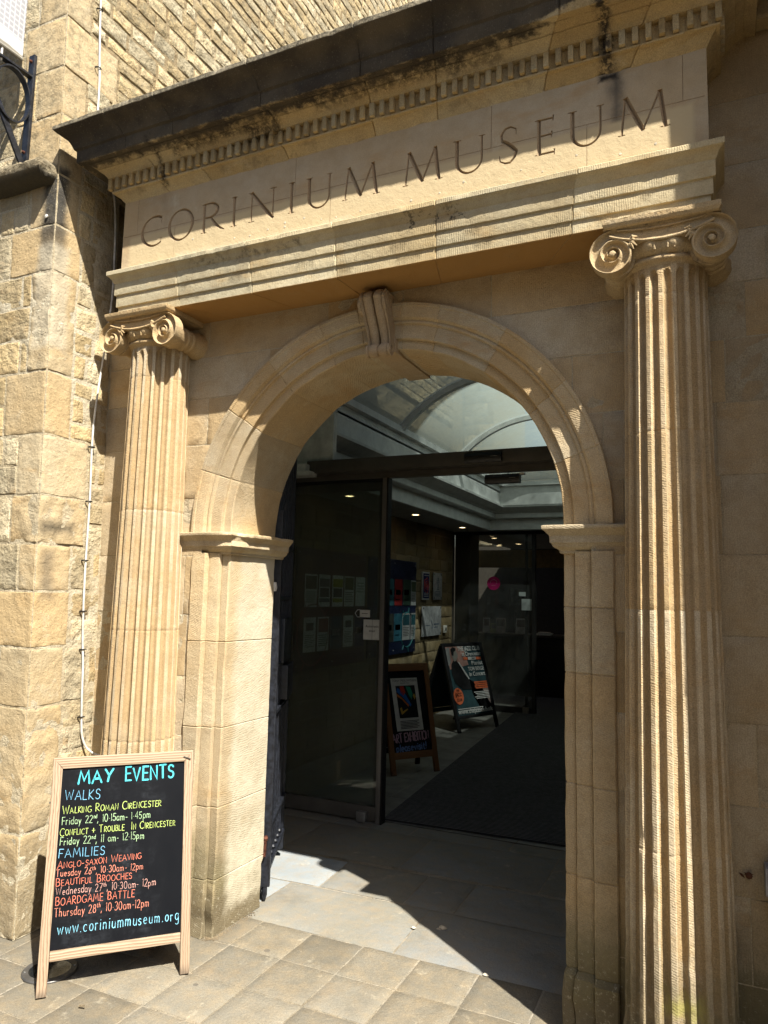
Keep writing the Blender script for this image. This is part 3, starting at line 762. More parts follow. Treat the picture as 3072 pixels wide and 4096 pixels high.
    mb.tube([(cx + (2 * k / 30 - 1) * (VX + .01), YF - 0.004, bot(k / 30) + 0.002) for k in range(31)], 0.0055, 8)
    mb.tube([(cx + (2 * k / 30 - 1) * (VX - .02), YF - 0.002, 3.040 - 0.012 * (1 - (2 * k / 30 - 1) ** 2)) for k in range(31)], 0.003, 6)
    # bead-and-reel on the middle of the egg band
    for k in (-2, -1, 1, 2):
        a = -PI / 2 + k * 0.13; r = 0.186
        mb.tube([(cx + (r - .01 * abs(q)) * math.cos(a), YC + (r - .006 * abs(q)) * math.sin(a), 2.966 + q * 0.020) for q in (-1, -.4, .4, 1)], 0.0045, 6)
    # abacus
    AB = 0.2035
    pa = [(-0.012, 3.045), (0.0 - .006, 3.047), (-0.004, 3.050), (-0.001, 3.056), (0.001, 3.059), (0.002, 3.062), (0.0025, 3.077), (-0.01, 3.078)]
    def abf(t, e, z):
        h = AB + e; yf = -0.327 - e
        if t <= 1: return (cx - h, YW + (yf - YW) * t, z)
        if t <= 2: return (cx - h + 2 * h * (t - 1), yf, z)
        return (cx + h, yf + (YW - yf) * (t - 2), z)
    mb.sweep(pa, abf, [k / 10 for k in range(31)], wob=0.0009, seed=61 + sx, tints=mb.tint, chip=0.03)
    mb.poly([(cx - AB, -0.327, 3.0755), (cx + AB, -0.327, 3.0755), (cx + AB, YW, 3.0755), (cx - AB, YW, 3.0755)])
    mb.poly([(cx - AB, -0.318, 3.046), (cx + AB, -0.318, 3.046), (cx + AB, YW, 3.046), (cx - AB, YW, 3.046)])
    for v in mb.bm.verts: v.co += noise.noise_vector(v.co * 40) * 0.0009
    mb.build('capital', stone('capital_limestone', warm=(0.47, 0.33, 0.165), pale=(0.46, 0.36, 0.22), orange=(0.42, 0.25, 0.1), pits=0.25, stains=lambda s: [(s.math('MULTIPLY', s.ramp(s.noise(30.0, 6.0, .8), .55, .66), s.ramp(s.noise(6.0), .52, .62, 0, .7)), (0.09, 0.07, 0.05))]), root, sharp=40)
for sx in (-1, 1): column(sx)
# ------------------------------------------------------------------ left building
LO = (-1.64, -0.456, 0.0)
left = thing('stone_building', 'tall rubble stone building with big quoins rising beside the portal on the left', 'building', LO)
BAT = 0.026
def frA(u, v, h): return (-1.635 - BAT * v - u, -0.456 - h, v)          # front face, u to the left
def frB(u, v, h): return (-1.635 - BAT * v + h, -0.456 + u, v)          # side face, u into depth
qz = [0.0, 0.47, 1.064, 1.352, 1.632, 1.871, 2.12, 2.435, 2.772, 3.313, 3.571, 3.86, 4.207, 4.489, 4.793, 5.25, 5.7, 6.2]
qB = [0.24, 0.21, 0.205, 0.225, 0.215, 0.30, 0.30, 0.17, 0.165, 0.18, 0.15, 0.16, 0.16, 0.38, 0.17, 0.36, 0.2]
qA = [0.30, 0.34, 0.22, 0.26, 0.12, 0.20, 0.17, 0.30, 0.15, 0.33, 0.20, 0.32, 0.20, 0.32, 0.22, 0.30, 0.22]
rnd = random.Random(21)
mb = MB()
rough_ = {1: 0.008, 5: 0.011, 8: 0.007, 0: 0.007}
def tq(r): return (r.uniform(.15, .8), r.uniform(.35, .8), r.random())
for k in range(len(qz) - 1):
    st = random.Random(k + 40).getstate(); rr = random.Random(); rr.setstate(st)
    ra = rough_.get(k, 0.0022)
    tt = (rr.uniform(.1, .9), rr.uniform(.3, .8), rr.random())
    if k == 6: tt = (0.95, 0.75, .3)
    masonry(mb, [(0.0, qz[k], qA[k], qz[k + 1])], frA, gap=0.009, dep=0.006, res=0.02, rough=ra, face=0.0, bev=0.003, rnd=rr, irregular=0.004, mrects=[], tintf=lambda r: tt)
    masonry(mb, [(0.0, qz[k], qB[k], qz[k + 1])], frB, gap=0.009, dep=0.006, res=0.02, rough=ra, face=0.0, bev=0.003, rnd=rr, irregular=0.004, mrects=[], tintf=lambda r: tt)
mb.build('quoin_stones', [M_ashlar, M_mortar], left)
mb = MB()
# front face infill beyond the quoins
rects = []
for k in range(len(qz) - 1):
    h = qz[k + 1] - qz[k]; n = max(1, round(h / 0.19)); zz = [qz[k] + h * i / n for i in range(n + 1)]
    rects += courses(rnd, qA[k], 2.6, zz, 0.10 if h < 0.5 else 0.2, 0.34)
masonry(mb, rects, frA, gap=0.008, dep=0.008, res=0.026, rough=0.003, face=0.0015, bev=0.005, rnd=rnd, irregular=0.004, mrects=[(0.0, 0.0, 2.6, 6.2)], mdep=0.28)
mb.build('street_wall', [M_rubble, M_mortar], left)
mb = MB(); rects = []
for k in range(len(qz) - 1):
    if qz[k] > 4.0: break
    h = qz[k + 1] - qz[k]; n = max(1, round(h / 0.125)); zz = [qz[k] + h * i / n + (rnd.uniform(-.012, .012) if 0 < i < n else 0) for i in range(n + 1)]
    if k in (2, 4, 9): zz = [qz[k], qz[k + 1]]
    rects += courses(rnd, qB[k], 0.43, zz, 0.09, 0.24)
masonry(mb, rects, frB, gap=0.012, dep=0.012, res=0.018, rough=0.004, face=0.002, bev=0.007, rnd=rnd, irregular=0.007, mrects=[(0.0, 0.0, 0.44, 4.25)], mdep=0.2)
mb.build('return_wall', [M_rubble, M_mortar], left)
# upper side wall: thin coursed rubble running far back
mb = MB(); rects = []
zz = zlist(rnd, 3.9, 10.2, 0.075, 0.125)
ql = lambda z: next((qB[k] for k in range(len(qz) - 1) if qz[k] <= z < qz[k + 1]), 0.2)
for z0, z1 in zip(zz[:-1], zz[1:]):
    a = ql((z0 + z1) / 2) if z1 < 6.2 else 0.0
    far = 6.4
    rects += courses(rnd, a, far, [z0, z1], 0.10, 0.34)
masonry(mb, rects, frB, gap=0.010, dep=0.012, res=0.04, rough=0.004, face=0.003, bev=0.006, rnd=rnd, irregular=0.010, mrects=[(0.0, 3.9, 6.4, 10.2)], mdep=0.55)
mb.build('rubble_wall', [M_rubble_up, M_mortar_dark], left)
mb = MB()
for k in range(26):
    z0, z1 = 0.4 * k, 0.4 * k + 0.4
    mb.box(-6, -1.665 - BAT * z1, -0.43, 0.40 if z1 < 3.9 else 6.4, z0, z1)
mb.build('wall_core', M_mortar_dark, left)
# weathered stone sill carrying the bracket
mb = MB()
n = 60
pf = [(0.0, 3.80), (0.05, 3.803), (0.085, 3.815), (0.105, 3.832), (0.112, 3.845), (0.116, 3.878), (0.110, 3.890), (0.05, 3.915), (0.0, 3.935)]
def sf(t, a, b):
    x0, x1 = -3.0, -1.80
    if t <= 1: return (x0 + (x1 + a * 0.5 - x0) * t, -0.456 - a, b)
    return (x1 + a * 0.5 , -0.456 - a + a * (t - 1), b)
V = mb.sweep(pf, sf, [i / n for i in range(n + 1)] + [1 + i / 6 for i in range(1, 7)], wob=0.004, seed=71, chip=0.15, cen=(-.1, 3.86))
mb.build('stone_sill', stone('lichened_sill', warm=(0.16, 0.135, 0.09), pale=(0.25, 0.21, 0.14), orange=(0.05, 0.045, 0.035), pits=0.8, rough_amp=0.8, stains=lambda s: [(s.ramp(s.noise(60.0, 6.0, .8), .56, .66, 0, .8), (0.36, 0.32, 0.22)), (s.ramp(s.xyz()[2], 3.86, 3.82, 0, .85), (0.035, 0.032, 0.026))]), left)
tag(MB().lathe([(0.007, 0), (0.010, -0.004), (0.010, -0.008), (0.004, -0.010)], (-1.79, -0.458, 3.62), 'y', 14).build('wall_eyelet', M_white), 'small white plastic eyelet fixed to the sooty corner stone', 'fixing')

# ------------------------------------------------------------------ right neighbour (mostly outside the frame; shades the right end)
rb = thing('stone_house', 'plain stone neighbouring house standing forward on the right of the portal', 'building', (1.95, -0.9, 0))
mb = MB(); zz = zlist(rnd, 0.0, 10.2, 0.2, 0.3)
XR, YR = 1.93, -0.745
masonry(mb, courses(rnd, 0.0, 1.0, zz, 0.25, 0.6), lambda u, v, h: (XR - h, YR + u, v), gap=0.008, res=0.08, rough=0.004, face=0.004, bev=0.006, rnd=rnd, irregular=0.006, mrects=[(0, 0, 1.0, 10.2)])
masonry(mb, courses(rnd, 0.0, 3.0, zz, 0.25, 0.6), lambda u, v, h: (XR + u, YR - h, v), gap=0.008, res=0.1, rough=0.004, face=0.004, bev=0.006, rnd=rnd, irregular=0.006, mrects=[(0, 0, 3.0, 10.2)])
mb.mi = 0; mb.box(XR + .02, XR + 3, YR + .02, 0.6, 0, 10.2); mb.box(XR + .02, XR + 3, 0.6, 14.0, 0, 4.0)
mb.build('wall', [M_ashlar, M_mortar], rb)

# ------------------------------------------------------------------ ground
def st_pave(s):
    return [(s.ramp(s.noise(2.0, 6.0, .7), .5, .72, 0, .5), (0.115, 0.098, 0.07)), (s.math('MULTIPLY', s.ramp(s.noise(120.0, 3.0, .7), .62, .7), .5), (0.26, 0.235, 0.19)),
            (s.ramp(s.noise(24.0, 6.0, .8), .62, .74, 0, .7), (0.08, 0.068, 0.05)), (s.math('MULTIPLY', s.ramp(s.n('TexVoronoi', {'Vector': s.P, 'Scale': 3.3}).outputs['Distance'], .055, .045), .6), (0.075, 0.068, 0.06)), (s.ramp(s.noise(0.8, 3.0), .5, .7, 0, .3), (0.22, 0.205, 0.17))]
M_pave = stone('concrete_paving', warm=(0.158, 0.141, 0.107), pale=(0.182, 0.167, 0.132), orange=(0.150, 0.123, 0.082), var=0.6, pits=0.35, stains=st_pave, grain=1.0)
M_flag = stone('yorkstone_flags', warm=(0.195, 0.188, 0.158), pale=(0.215, 0.222, 0.215), orange=(0.19, 0.168, 0.125), var=0.55, pits=0.2, grain=0.6, stains=lambda s: [(s.ramp(s.noise(3.0, 6.0, .7), .5, .7, 0, .45), (0.12, 0.112, 0.092))])
M_flag_pale = stone('pale_blue_flag', warm=(0.225, 0.25, 0.26), pale=(0.285, 0.31, 0.32), orange=(0.22, 0.23, 0.235), var=0.2, pits=0.1, grain=0.5)
M_grout = stone('pale_grout', warm=(0.19, 0.165, 0.12), pale=(0.33, 0.30, 0.245), orange=(0.17, 0.13, 0.08), var=0.2, pits=0.9, rough_amp=0.8)
M_dirt = stone('joint_dirt', warm=(0.13, 0.10, 0.065), pale=(0.22, 0.18, 0.12), orange=(0.09, 0.07, 0.045), pits=0.8)
mb = MB(); mb.grid(lambda u, v: (-150 + 300 * u, -150 + 300 * v, -0.06), 8, 8)
mb.build('ground', plain('asphalt', (0.055, 0.053, 0.05), 0.9, bump=0.4), kind='structure')
rnd = random.Random(5)
PT, GX, GY = 0.2842, -0.1596, -0.0158
rects = []
for i in range(-22, 22):
    for j in range(-13, 2):
        x0, y0 = GX + i * PT, GY + (j - 1) * PT
        if y0 + PT > GY + PT + 0.01: continue
        if x0 + PT < -1.66 and y0 > -0.5: continue
        rects.append((x0, y0, x0 + PT, y0 + PT))
def pz(u, v): return 0.0 + 0.0035 * nz((u, v, 0), 1.1, 9.0) - 0.002
mb = MB()
masonry(mb, rects, lambda u, v, h: (u, v, pz(u, v) + h), gap=0.0045, dep=0.008, res=0.047, rough=0.0007, face=0.0012, bev=0.003, rnd=rnd, irregular=0.0025, mrects=[], mortar=1)
mb.mi = 1
mb.grid(lambda a, b: (lambda x, y: (x, y, pz(x, y) - 0.0026 + 0.0036 * nz((x, y, 4), 26.0)))(-6.4 + 12.8 * a, -4.0 + (GY + PT + 4.0) * b), 420, 140)
mb.build('pavement', [M_pave, M_grout], kind='structure', sharp=60)
# threshold flagstones
def quad_stone(mb, P, h=0.0, tint=(0.5, .5, .5), g=0.004, mi=0, n=14):
    P = [Vector((p[0], p[1], 0)) for p in P]; c = sum(P, Vector()) / 4
    P = [p + (c - p).normalized() * g * 1.4 for p in P]
    mb.mi = mi
    def fn(u, v):
        a = P[0].lerp(P[1], u).lerp(P[3].lerp(P[2], u), v)
        e = min(u, 1 - u, v, 1 - v)
        z = h + 0.0014 * nz((a.x, a.y, 0), 5.0, 4.0) + pz(a.x, a.y) * .4 - (0.006 if e < 0.001 else 0)
        a = a + Vector((0.0022 * nz((a.x, a.y, 1), 16.0), 0.0022 * nz((a.x, a.y, 7), 16.0), 0))
        return (a.x, a.y, z)
    mb.grid(fn, n, n, tint=tint)
mb = MB(); YF0 = GY + PT + 0.004
S = [([(-0.875, YF0), (-0.012, YF0), (-0.03, 0.80), (-0.873, 0.775)], 0), ([(-0.012, YF0), (1.02, YF0), (1.02, 0.81), (-0.03, 0.80)], 0),
     ([(-1.7, YF0), (-0.875, YF0), (-0.873, 0.775), (-1.7, 0.75)], 1), ([(1.02, YF0), (1.7, YF0), (1.7, 0.81), (1.02, 0.81)], 0),
     ([(-1.25, 0.758), (-0.703, 0.793), (-0.729, 1.212), (-1.25, 1.222)], 1), ([(-0.703, 0.793), (-0.187, 0.80), (-0.203, 1.24), (-0.729, 1.212)], 0),
     ([(-0.187, 0.80), (0.097, 0.80), (0.09, 1.25), (-0.203, 1.24)], 0), ([(0.097, 0.80), (0.9, 0.81), (0.9, 1.27), (0.09, 1.25)], 0), ([(0.9, 0.81), (1.7, 0.81), (1.7, 1.28), (0.9, 1.27)], 0),
     ([(-1.75, 0.75), (-1.25, 0.758), (-1.25, 1.222), (-1.75, 1.22)], 0), ([(-1.75, 1.22), (-1.25, 1.222), (-1.235, 1.86), (-1.75, 1.86)], 0),
     ([(-1.25, 1.222), (-0.421, 1.268), (-0.424, 1.87), (-1.235, 1.86)], 0), ([(-0.421, 1.268), (0.437, 1.29), (0.432, 1.9), (-0.424, 1.87)], 0), ([(0.437, 1.29), (1.7, 1.28), (1.7, 1.91), (0.432, 1.9)], 0),
     ([(-1.75, 1.86), (-1.20, 1.86), (-1.18, 2.06), (-1.75, 2.06)], 0), ([(-1.20, 1.86), (-0.60, 1.866), (-0.60, 2.06), (-1.18, 2.06)], 0), ([(-0.60, 1.866), (0.1, 1.885), (0.1, 2.06), (-0.60, 2.06)], 0), ([(0.1, 1.885), (0.95, 1.905), (0.95, 2.06), (0.1, 2.06)], 0), ([(0.95, 1.905), (1.7, 1.91), (1.7, 2.06), (0.95, 2.06)], 0)]
tl = [(.30, .6, .1), (.6, .52, .7), (.7, .75, .2), (.5, .5, .5), (.6, .8, .5), (.3, .45, .9), (.35, .3, .3), (.5, .45, .6), (.4, .4, .4), (.5, .5, .2), (.5, .5, .9), (.25, .4, .1), (.6, .4, .8), (.5, .45, .3), (.4, .5, .1), (.5, .4, .5), (.6, .45, .2), (.4, .5, .8), (.5, .4, .1)]
for (P, mi), t in zip(S, tl): quad_stone(mb, P, 0.0, t, 0.0035, mi)
mb.mi = 2
mb.grid(lambda a, b: (-1.75 + 3.45 * a, YF0 - .01 + 1.80 * b, -0.0085 + 0.002 * nz((a * 3.4, b * 1.8, 2), 30.0)), 110, 60)
mb.build('threshold_flagstones', [M_flag, M_flag_pale, M_grout], kind='structure', sharp=60)
# moss and grit along the foot of the left jamb
mb = MB()
def strip(pts, wd, seed):
    n = len(pts) * 16
    for k in range(n):
        q = k / n * (len(pts) - 1); i = int(q); p = Vector(pts[i]).lerp(Vector(pts[i + 1]), q - i)
        for _ in range(7):
            c = p + Vector((abs(rnd.gauss(0, wd)), rnd.gauss(0, wd * .6), 0)); r = rnd.uniform(0.001, 0.0038)
            mb.ball((c.x, c.y, 0.001), r, 4, (1, 1, 0.45))
strip([(-0.87, -0.02, 0), (-0.83, 0.0, 0), (-0.833, 0.1, 0), (-0.835, 0.34, 0)], 0.016, 1)
mb.build('grit', M_dirt, kind='stuff')

# ------------------------------------------------------------------ entrance hall behind the portal
hall = thing('entrance_hall', 'dim entrance hall behind the arch with stone side wall and glazed barrel roof', 'hall', (0, 2.0, 0))
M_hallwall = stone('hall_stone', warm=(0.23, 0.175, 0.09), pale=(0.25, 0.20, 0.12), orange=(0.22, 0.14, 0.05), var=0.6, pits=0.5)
M_paint = plain('white_paint', (0.66, 0.67, 0.64), 0.6, 0.0, 0.3, 0.06, 8.0)
M_paint_grey = plain('grey_paint', (0.42, 0.43, 0.42), 0.6, 0.0, 0.3, 0.06, 8.0)
M_dark = plain('dark_laminate', (0.010, 0.009, 0.008), 0.4, 0.0, 0.4, 0.2)
rnd = random.Random(31)
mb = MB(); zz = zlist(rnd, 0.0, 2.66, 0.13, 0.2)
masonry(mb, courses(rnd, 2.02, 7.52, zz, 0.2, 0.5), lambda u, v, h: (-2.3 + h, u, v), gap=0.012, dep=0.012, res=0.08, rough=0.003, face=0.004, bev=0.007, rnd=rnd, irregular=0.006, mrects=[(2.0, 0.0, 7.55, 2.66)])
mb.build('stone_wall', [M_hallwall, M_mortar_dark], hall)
mb = MB(); zz = zlist(rnd, 0.0, 3.1, 0.16, 0.26)
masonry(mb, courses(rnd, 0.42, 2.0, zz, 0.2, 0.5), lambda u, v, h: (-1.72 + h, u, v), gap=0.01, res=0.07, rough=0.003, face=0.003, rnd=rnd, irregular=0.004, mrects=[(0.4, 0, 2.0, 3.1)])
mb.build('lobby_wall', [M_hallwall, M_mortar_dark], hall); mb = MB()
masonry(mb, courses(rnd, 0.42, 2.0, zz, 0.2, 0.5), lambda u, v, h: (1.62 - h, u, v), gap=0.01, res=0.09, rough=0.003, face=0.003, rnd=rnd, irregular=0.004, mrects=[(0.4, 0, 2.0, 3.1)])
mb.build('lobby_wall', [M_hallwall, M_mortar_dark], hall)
mb = MB()
mb.box(-1.9, 1.9, 0.41, 0.47, 3.0, 3.75)       # lobby roof
mb.box(-2.42, -1.70, 2.0, 7.4, 2.645, 2.70); mb.box(0.88, 2.3, 2.0, 7.4, 2.645, 2.70); mb.box(-2.42, 2.3, 7.4, 11.6, 2.645, 2.70)
mb.build('ceiling', M_paint_grey, hall)
mb = MB(); mb.box(-1.9, 1.9, 0.47, 2.0, 3.72, 3.726); LOBBY = mb  # roof over the lobby, out of view, glazed to let sky light in
mb = MB()
for q in ((-1.70, -1.66, 2.0, 7.4, 2.645, 3.15), (0.84, 0.88, 2.0, 7.4, 2.645, 3.15), (-1.66, 0.84, 7.36, 7.4, 2.645, 3.15)):
    mb = MB(); mb.box(*q); mb.build('coffer_side', M_paint, hall)
pc = [(0.0, 2.80), (0.045, 2.802), (0.05, 2.812), (0.05, 2.872), (0.062, 2.878), (0.066, 2.886), (0.078, 2.892), (0.10, 2.912), (0.118, 2.938), (0.128, 2.945), (0.13, 2.968), (0.0, 2.975)]
mb = MB()
def cf(t, a, b):
    k = a * 2.1
    if t <= 1: return (-1.66 + k, 2.0 + (7.36 - k - 2.0) * t, b)
    if t <= 2: return (-1.66 + k + (0.84 + 1.66 - 2 * k) * (t - 1), 7.36 - k, b)
    return (0.84 - k, 7.36 - k - (5.36 - k) * (t - 2), b)
V = mb.sweep(pc, cf, [i / 10 for i in range(31)], wob=0.0008, seed=81)
mb.f(V[0]); mb.f(V[-1])
mb.build('ceiling_cornice', M_paint, hall, sharp=25)
mb = MB()  # upstand and kerb of the rooflight
mb.box(-1.47, -1.43, 2.0, 7.10, 2.97, 3.24); mb.box(0.61, 0.65, 2.0, 7.10, 2.97, 3.24); mb.box(-1.43, 0.61, 7.08, 7.12, 2.97, 3.24)
mb.box(-1.455, -1.375, 2.0, 7.1, 3.24, 3.30); mb.box(0.555, 0.635, 2.0, 7.1, 3.24, 3.30); mb.box(-1.43, 0.61, 7.03, 7.1, 3.24, 3.30)
mb.box(-1.66, -1.43, 2.0, 7.36, 3.15, 3.17); mb.box(0.61, 0.84, 2.0, 7.36, 3.15, 3.17); mb.box(-1.43, 0.61, 7.12, 7.36, 3.15, 3.17)
mb.build('rooflight_kerb', M_paint, hall)
XCV, ZCV, RV = -0.41, 2.436, 1.323
def arcp(a, r, y): return (XCV + r * math.cos(a), y, ZCV + r * math.sin(a))
A0 = math.asin((3.28 - ZCV) / RV)
rl = bpy.data.objects.new('rooflight', None); C.objects.link(rl); rl.location = (0, 0, 0); rl['origin'] = (0, 2.0, 0); rl.parent = hall
ys = [2.02, 3.43, 5.14, 6.85]
for y in ys:
    mb = MB(); nn = 40
    pr = [(-0.03, -0.05), (0.03, -0.05), (0.03, 0.02), (-0.03, 0.02)]
    V = [[mb.v(arcp(A0 + (PI - 2 * A0) * k / nn, RV + dr, y + dy)) for dy, dr in pr] for k in range(nn + 1)]
    for k in range(nn):
        for q in range(4): mb.f([V[k][q], V[k][(q + 1) % 4], V[k + 1][(q + 1) % 4], V[k + 1][q]])
    mb.build('rib', M_paint, rl)
def m_pane():
    s = NT('dirty_roof_glass')
    n1 = s.noise(2.2, 7.0, 0.72); n2 = s.noise(20.0, 5.0, 0.7)
    tr = s.n('BsdfTransparent', {0: (0.55, 0.63, 0.62, 1)}).outputs[0]
    df = s.n('BsdfTranslucent', {0: (0.20, 0.25, 0.235, 1)}).outputs[0]
    d2 = s.n('BsdfDiffuse', {0: (0.12, 0.13, 0.10, 1)}).outputs[0]
    a = s.n('MixShader', {0: 0.35, 1: df, 2: d2}).outputs[0]
    fac = s.math('ADD', s.ramp(n1, 0.35, 0.65, 0.74, 0.90), s.ramp(n2, 0.45, 0.7, 0.0, 0.12), clamp=True)
    b = s.n('MixShader', {0: fac, 1: tr, 2: a}).outputs[0]
    gl = s.n('BsdfGlossy', {0: (1, 1, 1, 1), 'Roughness': 0.08}).outputs[0]
    c = s.n('MixShader', {0: 0.04, 1: b, 2: gl}).outputs[0]
    s.t.links.new(c, s.out.inputs[0]); return s.m
M_pane = m_pane(); LOBBY.build('unseen_lobby_glazing', M_pane, hall)
for y0, y1 in zip(ys, ys[1:] + [7.08]):
    mb = MB()
    V = [[mb.v(arcp(A0 + (PI - 2 * A0) * k / 40, RV, y0 + (y1 - y0) * j / 2)) for j in range(3)] for k in range(41)]
    for k in range(40):
        for j in range(2): mb.f([V[k][j], V[k + 1][j], V[k + 1][j + 1], V[k][j + 1]])
    mb.build('pane', M_pane, rl)
mb = MB()   # glazed far gable
pts = [arcp(A0 + (PI - 2 * A0) * k / 24, RV, 7.07) for k in range(25)]
mb.poly(pts); mb.build('gable_pane', M_pane, rl)
# end plate of the coffer and boxed beam over the doors
mb = MB()
mb.box(-2.42, -1.316, 1.90, 1.955, 2.64, 3.72); mb.box(-2.42, -1.455, 1.78, 1.90, 2.565, 2.60); mb.box(-2.42, -1.50, 1.80, 1.885, 2.60, 2.66)
mb.build('end_panel', plain('stained_white_panel', (0.68, 0.69, 0.64), 0.7, 0, 0.2, 0.14, 5.0), hall)
M_pl = plain('dark_plaster', (0.05, 0.043, 0.034), 0.8)
for q in ((1.5, 1.54, 2.0, 11.5, 0, 2.66), (-4.0, 2.3, 11.5, 11.6, 0, 2.7), (-4.2, -2.3, 7.55, 7.62, 0, 2.66), (-4.2, -4.1, 7.62, 11.5, 0, 2.7)):
    mb = MB(); mb.box(*q); mb.build('inner_wall', M_pl, hall)
mb = MB()
rects = courses(rnd, -2.4, 1.6, [2.06 + 0.62 * i for i in range(16)], 0.6, 0.62)
masonry(mb, rects, lambda u, v, h: (u, v, 0.001 + h), gap=0.004, dep=0.003, res=0.3, rough=0.0, face=0.0, bev=0.002, rnd=rnd, mrects=[(-2.45, 2.06, 1.6, 11.5)])
mb.build('hall_floor', [plain('grey_floor_tile', (0.19, 0.187, 0.172), 0.45, 0, 0.4, 0.12, 4.0), M_dirt], kind='structure')
tm = MB()
for k in range(300):
    y0 = 2.07 + 0.03 * k; xl = -0.892 - 0.080 * (y0 - 2.05); yk = 0.0
    def yy(x, y): return y + 0.055 * (x + 0.9) / 1.3 * max(0, 1 - k / 40)
    xr = 1.45
    P = [((xl, yy(xl, y0), 0.004), (xr, yy(xr, y0), 0.004)), ((xl, yy(xl, y0 + .004), 0.016), (xr, yy(xr, y0 + .004), 0.016)), ((xl, yy(xl, y0 + .016), 0.016), (xr, yy(xr, y0 + .016), 0.016)), ((xl, yy(xl, y0 + .020), 0.004), (xr, yy(xr, y0 + .020), 0.004)), ((xl, yy(xl, y0 + .03), 0.004), (xr, yy(xr, y0 + .03), 0.004))]
    for i in range(4):
        tm.mi = 1 if i == 1 else 0
        tm.poly([P[i][0], P[i][1], P[i + 1][1], P[i + 1][0]])
tag(tm.build('entrance_mat', [plain('mat_rubber', (0.02, 0.02, 0.021), 0.9), plain('mat_ribs', (0.145, 0.142, 0.145), 0.85, bump=0.5)]), 'long dark ribbed entrance mat running into the hall', 'mat')
# building behind, seen through the rooflight
mb = MB(); zz = zlist(rnd, 2.8, 9.0, 0.2, 0.32)
masonry(mb, courses(rnd, -3.98, -3.25, zz, 0.25, 0.5), lambda u, v, h: (u, 13.0 - h, v), gap=0.012, res=0.12, rough=0.006, face=0.006, bev=0.01, rnd=rnd, mrects=[(-3.98, 2.8, -3.25, 9.0)])
mb.mi = 0; mb.box(-3.97, -3.27, 13.02, 16, 2.7, 8.9)
rear = thing('gabled_building', 'pale stone gable seen through the glass roof of the hall', 'building', (-4.0, 13.0, 0))
mb.build('wall', [M_rubble, M_mortar], rear)
mb = MB(); mb.box(-9, -3.99, 12.9, 16, 2.7, 9.5); mb.build('rendered_wall', plain('grey_render', (.11, .12, .11), .9), rear)
mb = MB(); masonry(mb, courses(rnd, -3.4, 3.5, [2.8, 3.05, 3.3, 3.6, 3.9, 4.2, 4.5, 4.8], 0.25, 0.6), lambda u, v, h: (u, 12.4 - h, v), gap=0.012, res=0.12, rough=0.006, face=0.006, bev=0.01, rnd=rnd, mrects=[(-3.4, 2.8, 3.5, 4.8)])
mb.build('garden_wall', [M_rubble, M_mortar], rear)
# downlights
lampm = NT('downlight_glow'); lampm.b.inputs['Emission Color'].default_value = (1.0, 0.72, 0.38, 1); lampm.b.inputs['Emission Strength'].default_value = 3.0; lampm.b.inputs['Base Color'].default_value = (0.8, 0.6, 0.4, 1); lampm = lampm.m
DL = [(-1.97, 3.45, 'first ceiling downlight behind the fixed glass panel'), (-1.96, 5.19, 'bright ceiling downlight right of the door mullion'), (-1.92, 6.86, 'faint ceiling downlight above the blue plaque'), (-2.0, 8.75, 'bright downlight beyond the second glass door, highest of its group'), (-2.35, 10.3, 'downlight beyond the second glass door, lowest of its group'), (-1.93, 10.1, 'right downlight beyond the second glass door beside its stile')]
d0 = None
for x, y, lab in DL:
    if d0 is None:
        d0 = thing('ceiling_downlight', lab, 'ceiling light', (x, y, 2.645), 'downlights in the hall ceiling')
        mb = MB(); mb.lathe([(0.062, 2.6445), (0.060, 2.637), (0.048, 2.639)], (x, y, 0), 'z', 24, caps=False); mb.build('trim_ring', M_white, d0)
        mb = MB(); mb.lathe([(0.040, 2.640), (0.001, 2.6395)], (x, y, 0), 'z', 24); mb.build('lamp', lampm, d0)
        d = d0
    else:
        d = d0.copy(); C.objects.link(d); d.location = (x, y, 2.645); d['label'] = lab
        for ch in [q for q in d0.children if q.type == "MESH"]:
            c = ch.copy(); C.objects.link(c); c.parent = d
    ld = bpy.data.lights.new('lamp_light', 'SPOT'); ld.energy = 1.0 if y > 7.5 else 0.15; ld.color = (1.0, 0.7, 0.4); ld.spot_size = R_(95); ld.spot_blend = 0.7; ld.shadow_soft_size = 0.03
    lo = bpy.data.objects.new('lamp_light', ld); C.objects.link(lo); lo.parent = d; lo.location = (0, 0, -0.03)
# reception
bw = thing('reception_desk', 'dark reception desk at the back of the hall with leaflets on top', 'desk', (-1.0, 9.5, 0))
mb = MB(); mb.box(-2.55, 1.4, 9.5, 10.1, 0.0, 1.0, bev=0.006); mb.build('front_panel', M_dark, bw)
mb = MB(); mb.box(-2.58, 1.4, 9.46, 10.15, 1.0, 1.035, bev=0.006); mb.build('counter_top', plain('counter_laminate', (0.07, 0.06, 0.05), 0.3), bw)
mb = MB(); mb.box(-2.6, 1.45, 9.62, 9.72, 2.19, 2.5); tag(mb.build('bronze_fascia', plain('bronze_panel', (0.26, 0.17, 0.06), 0.4, 0.3)), 'bronze fascia band over the reception desk lit by downlights', 'fascia')
mb = MB(); mb.box(-2.36, -2.2, 8.2, 8.36, 0, 2.645); tag(mb.build('wooden_post', plain('brown_wood', (0.10, 0.062, 0.024), 0.6)), 'brown wooden post behind the second glass door', 'post')
mb = MB(); mb.box(-2.30, -2.06, 7.66, 8.1, 0, 2.645); tag(mb.build('dark_cupboard', M_dark), 'tall black cupboard beside the second glass door', 'cupboard')
paperm = plain('paper', (0.62, 0.61, 0.57), 0.8, 0, 0.2, 0.05)
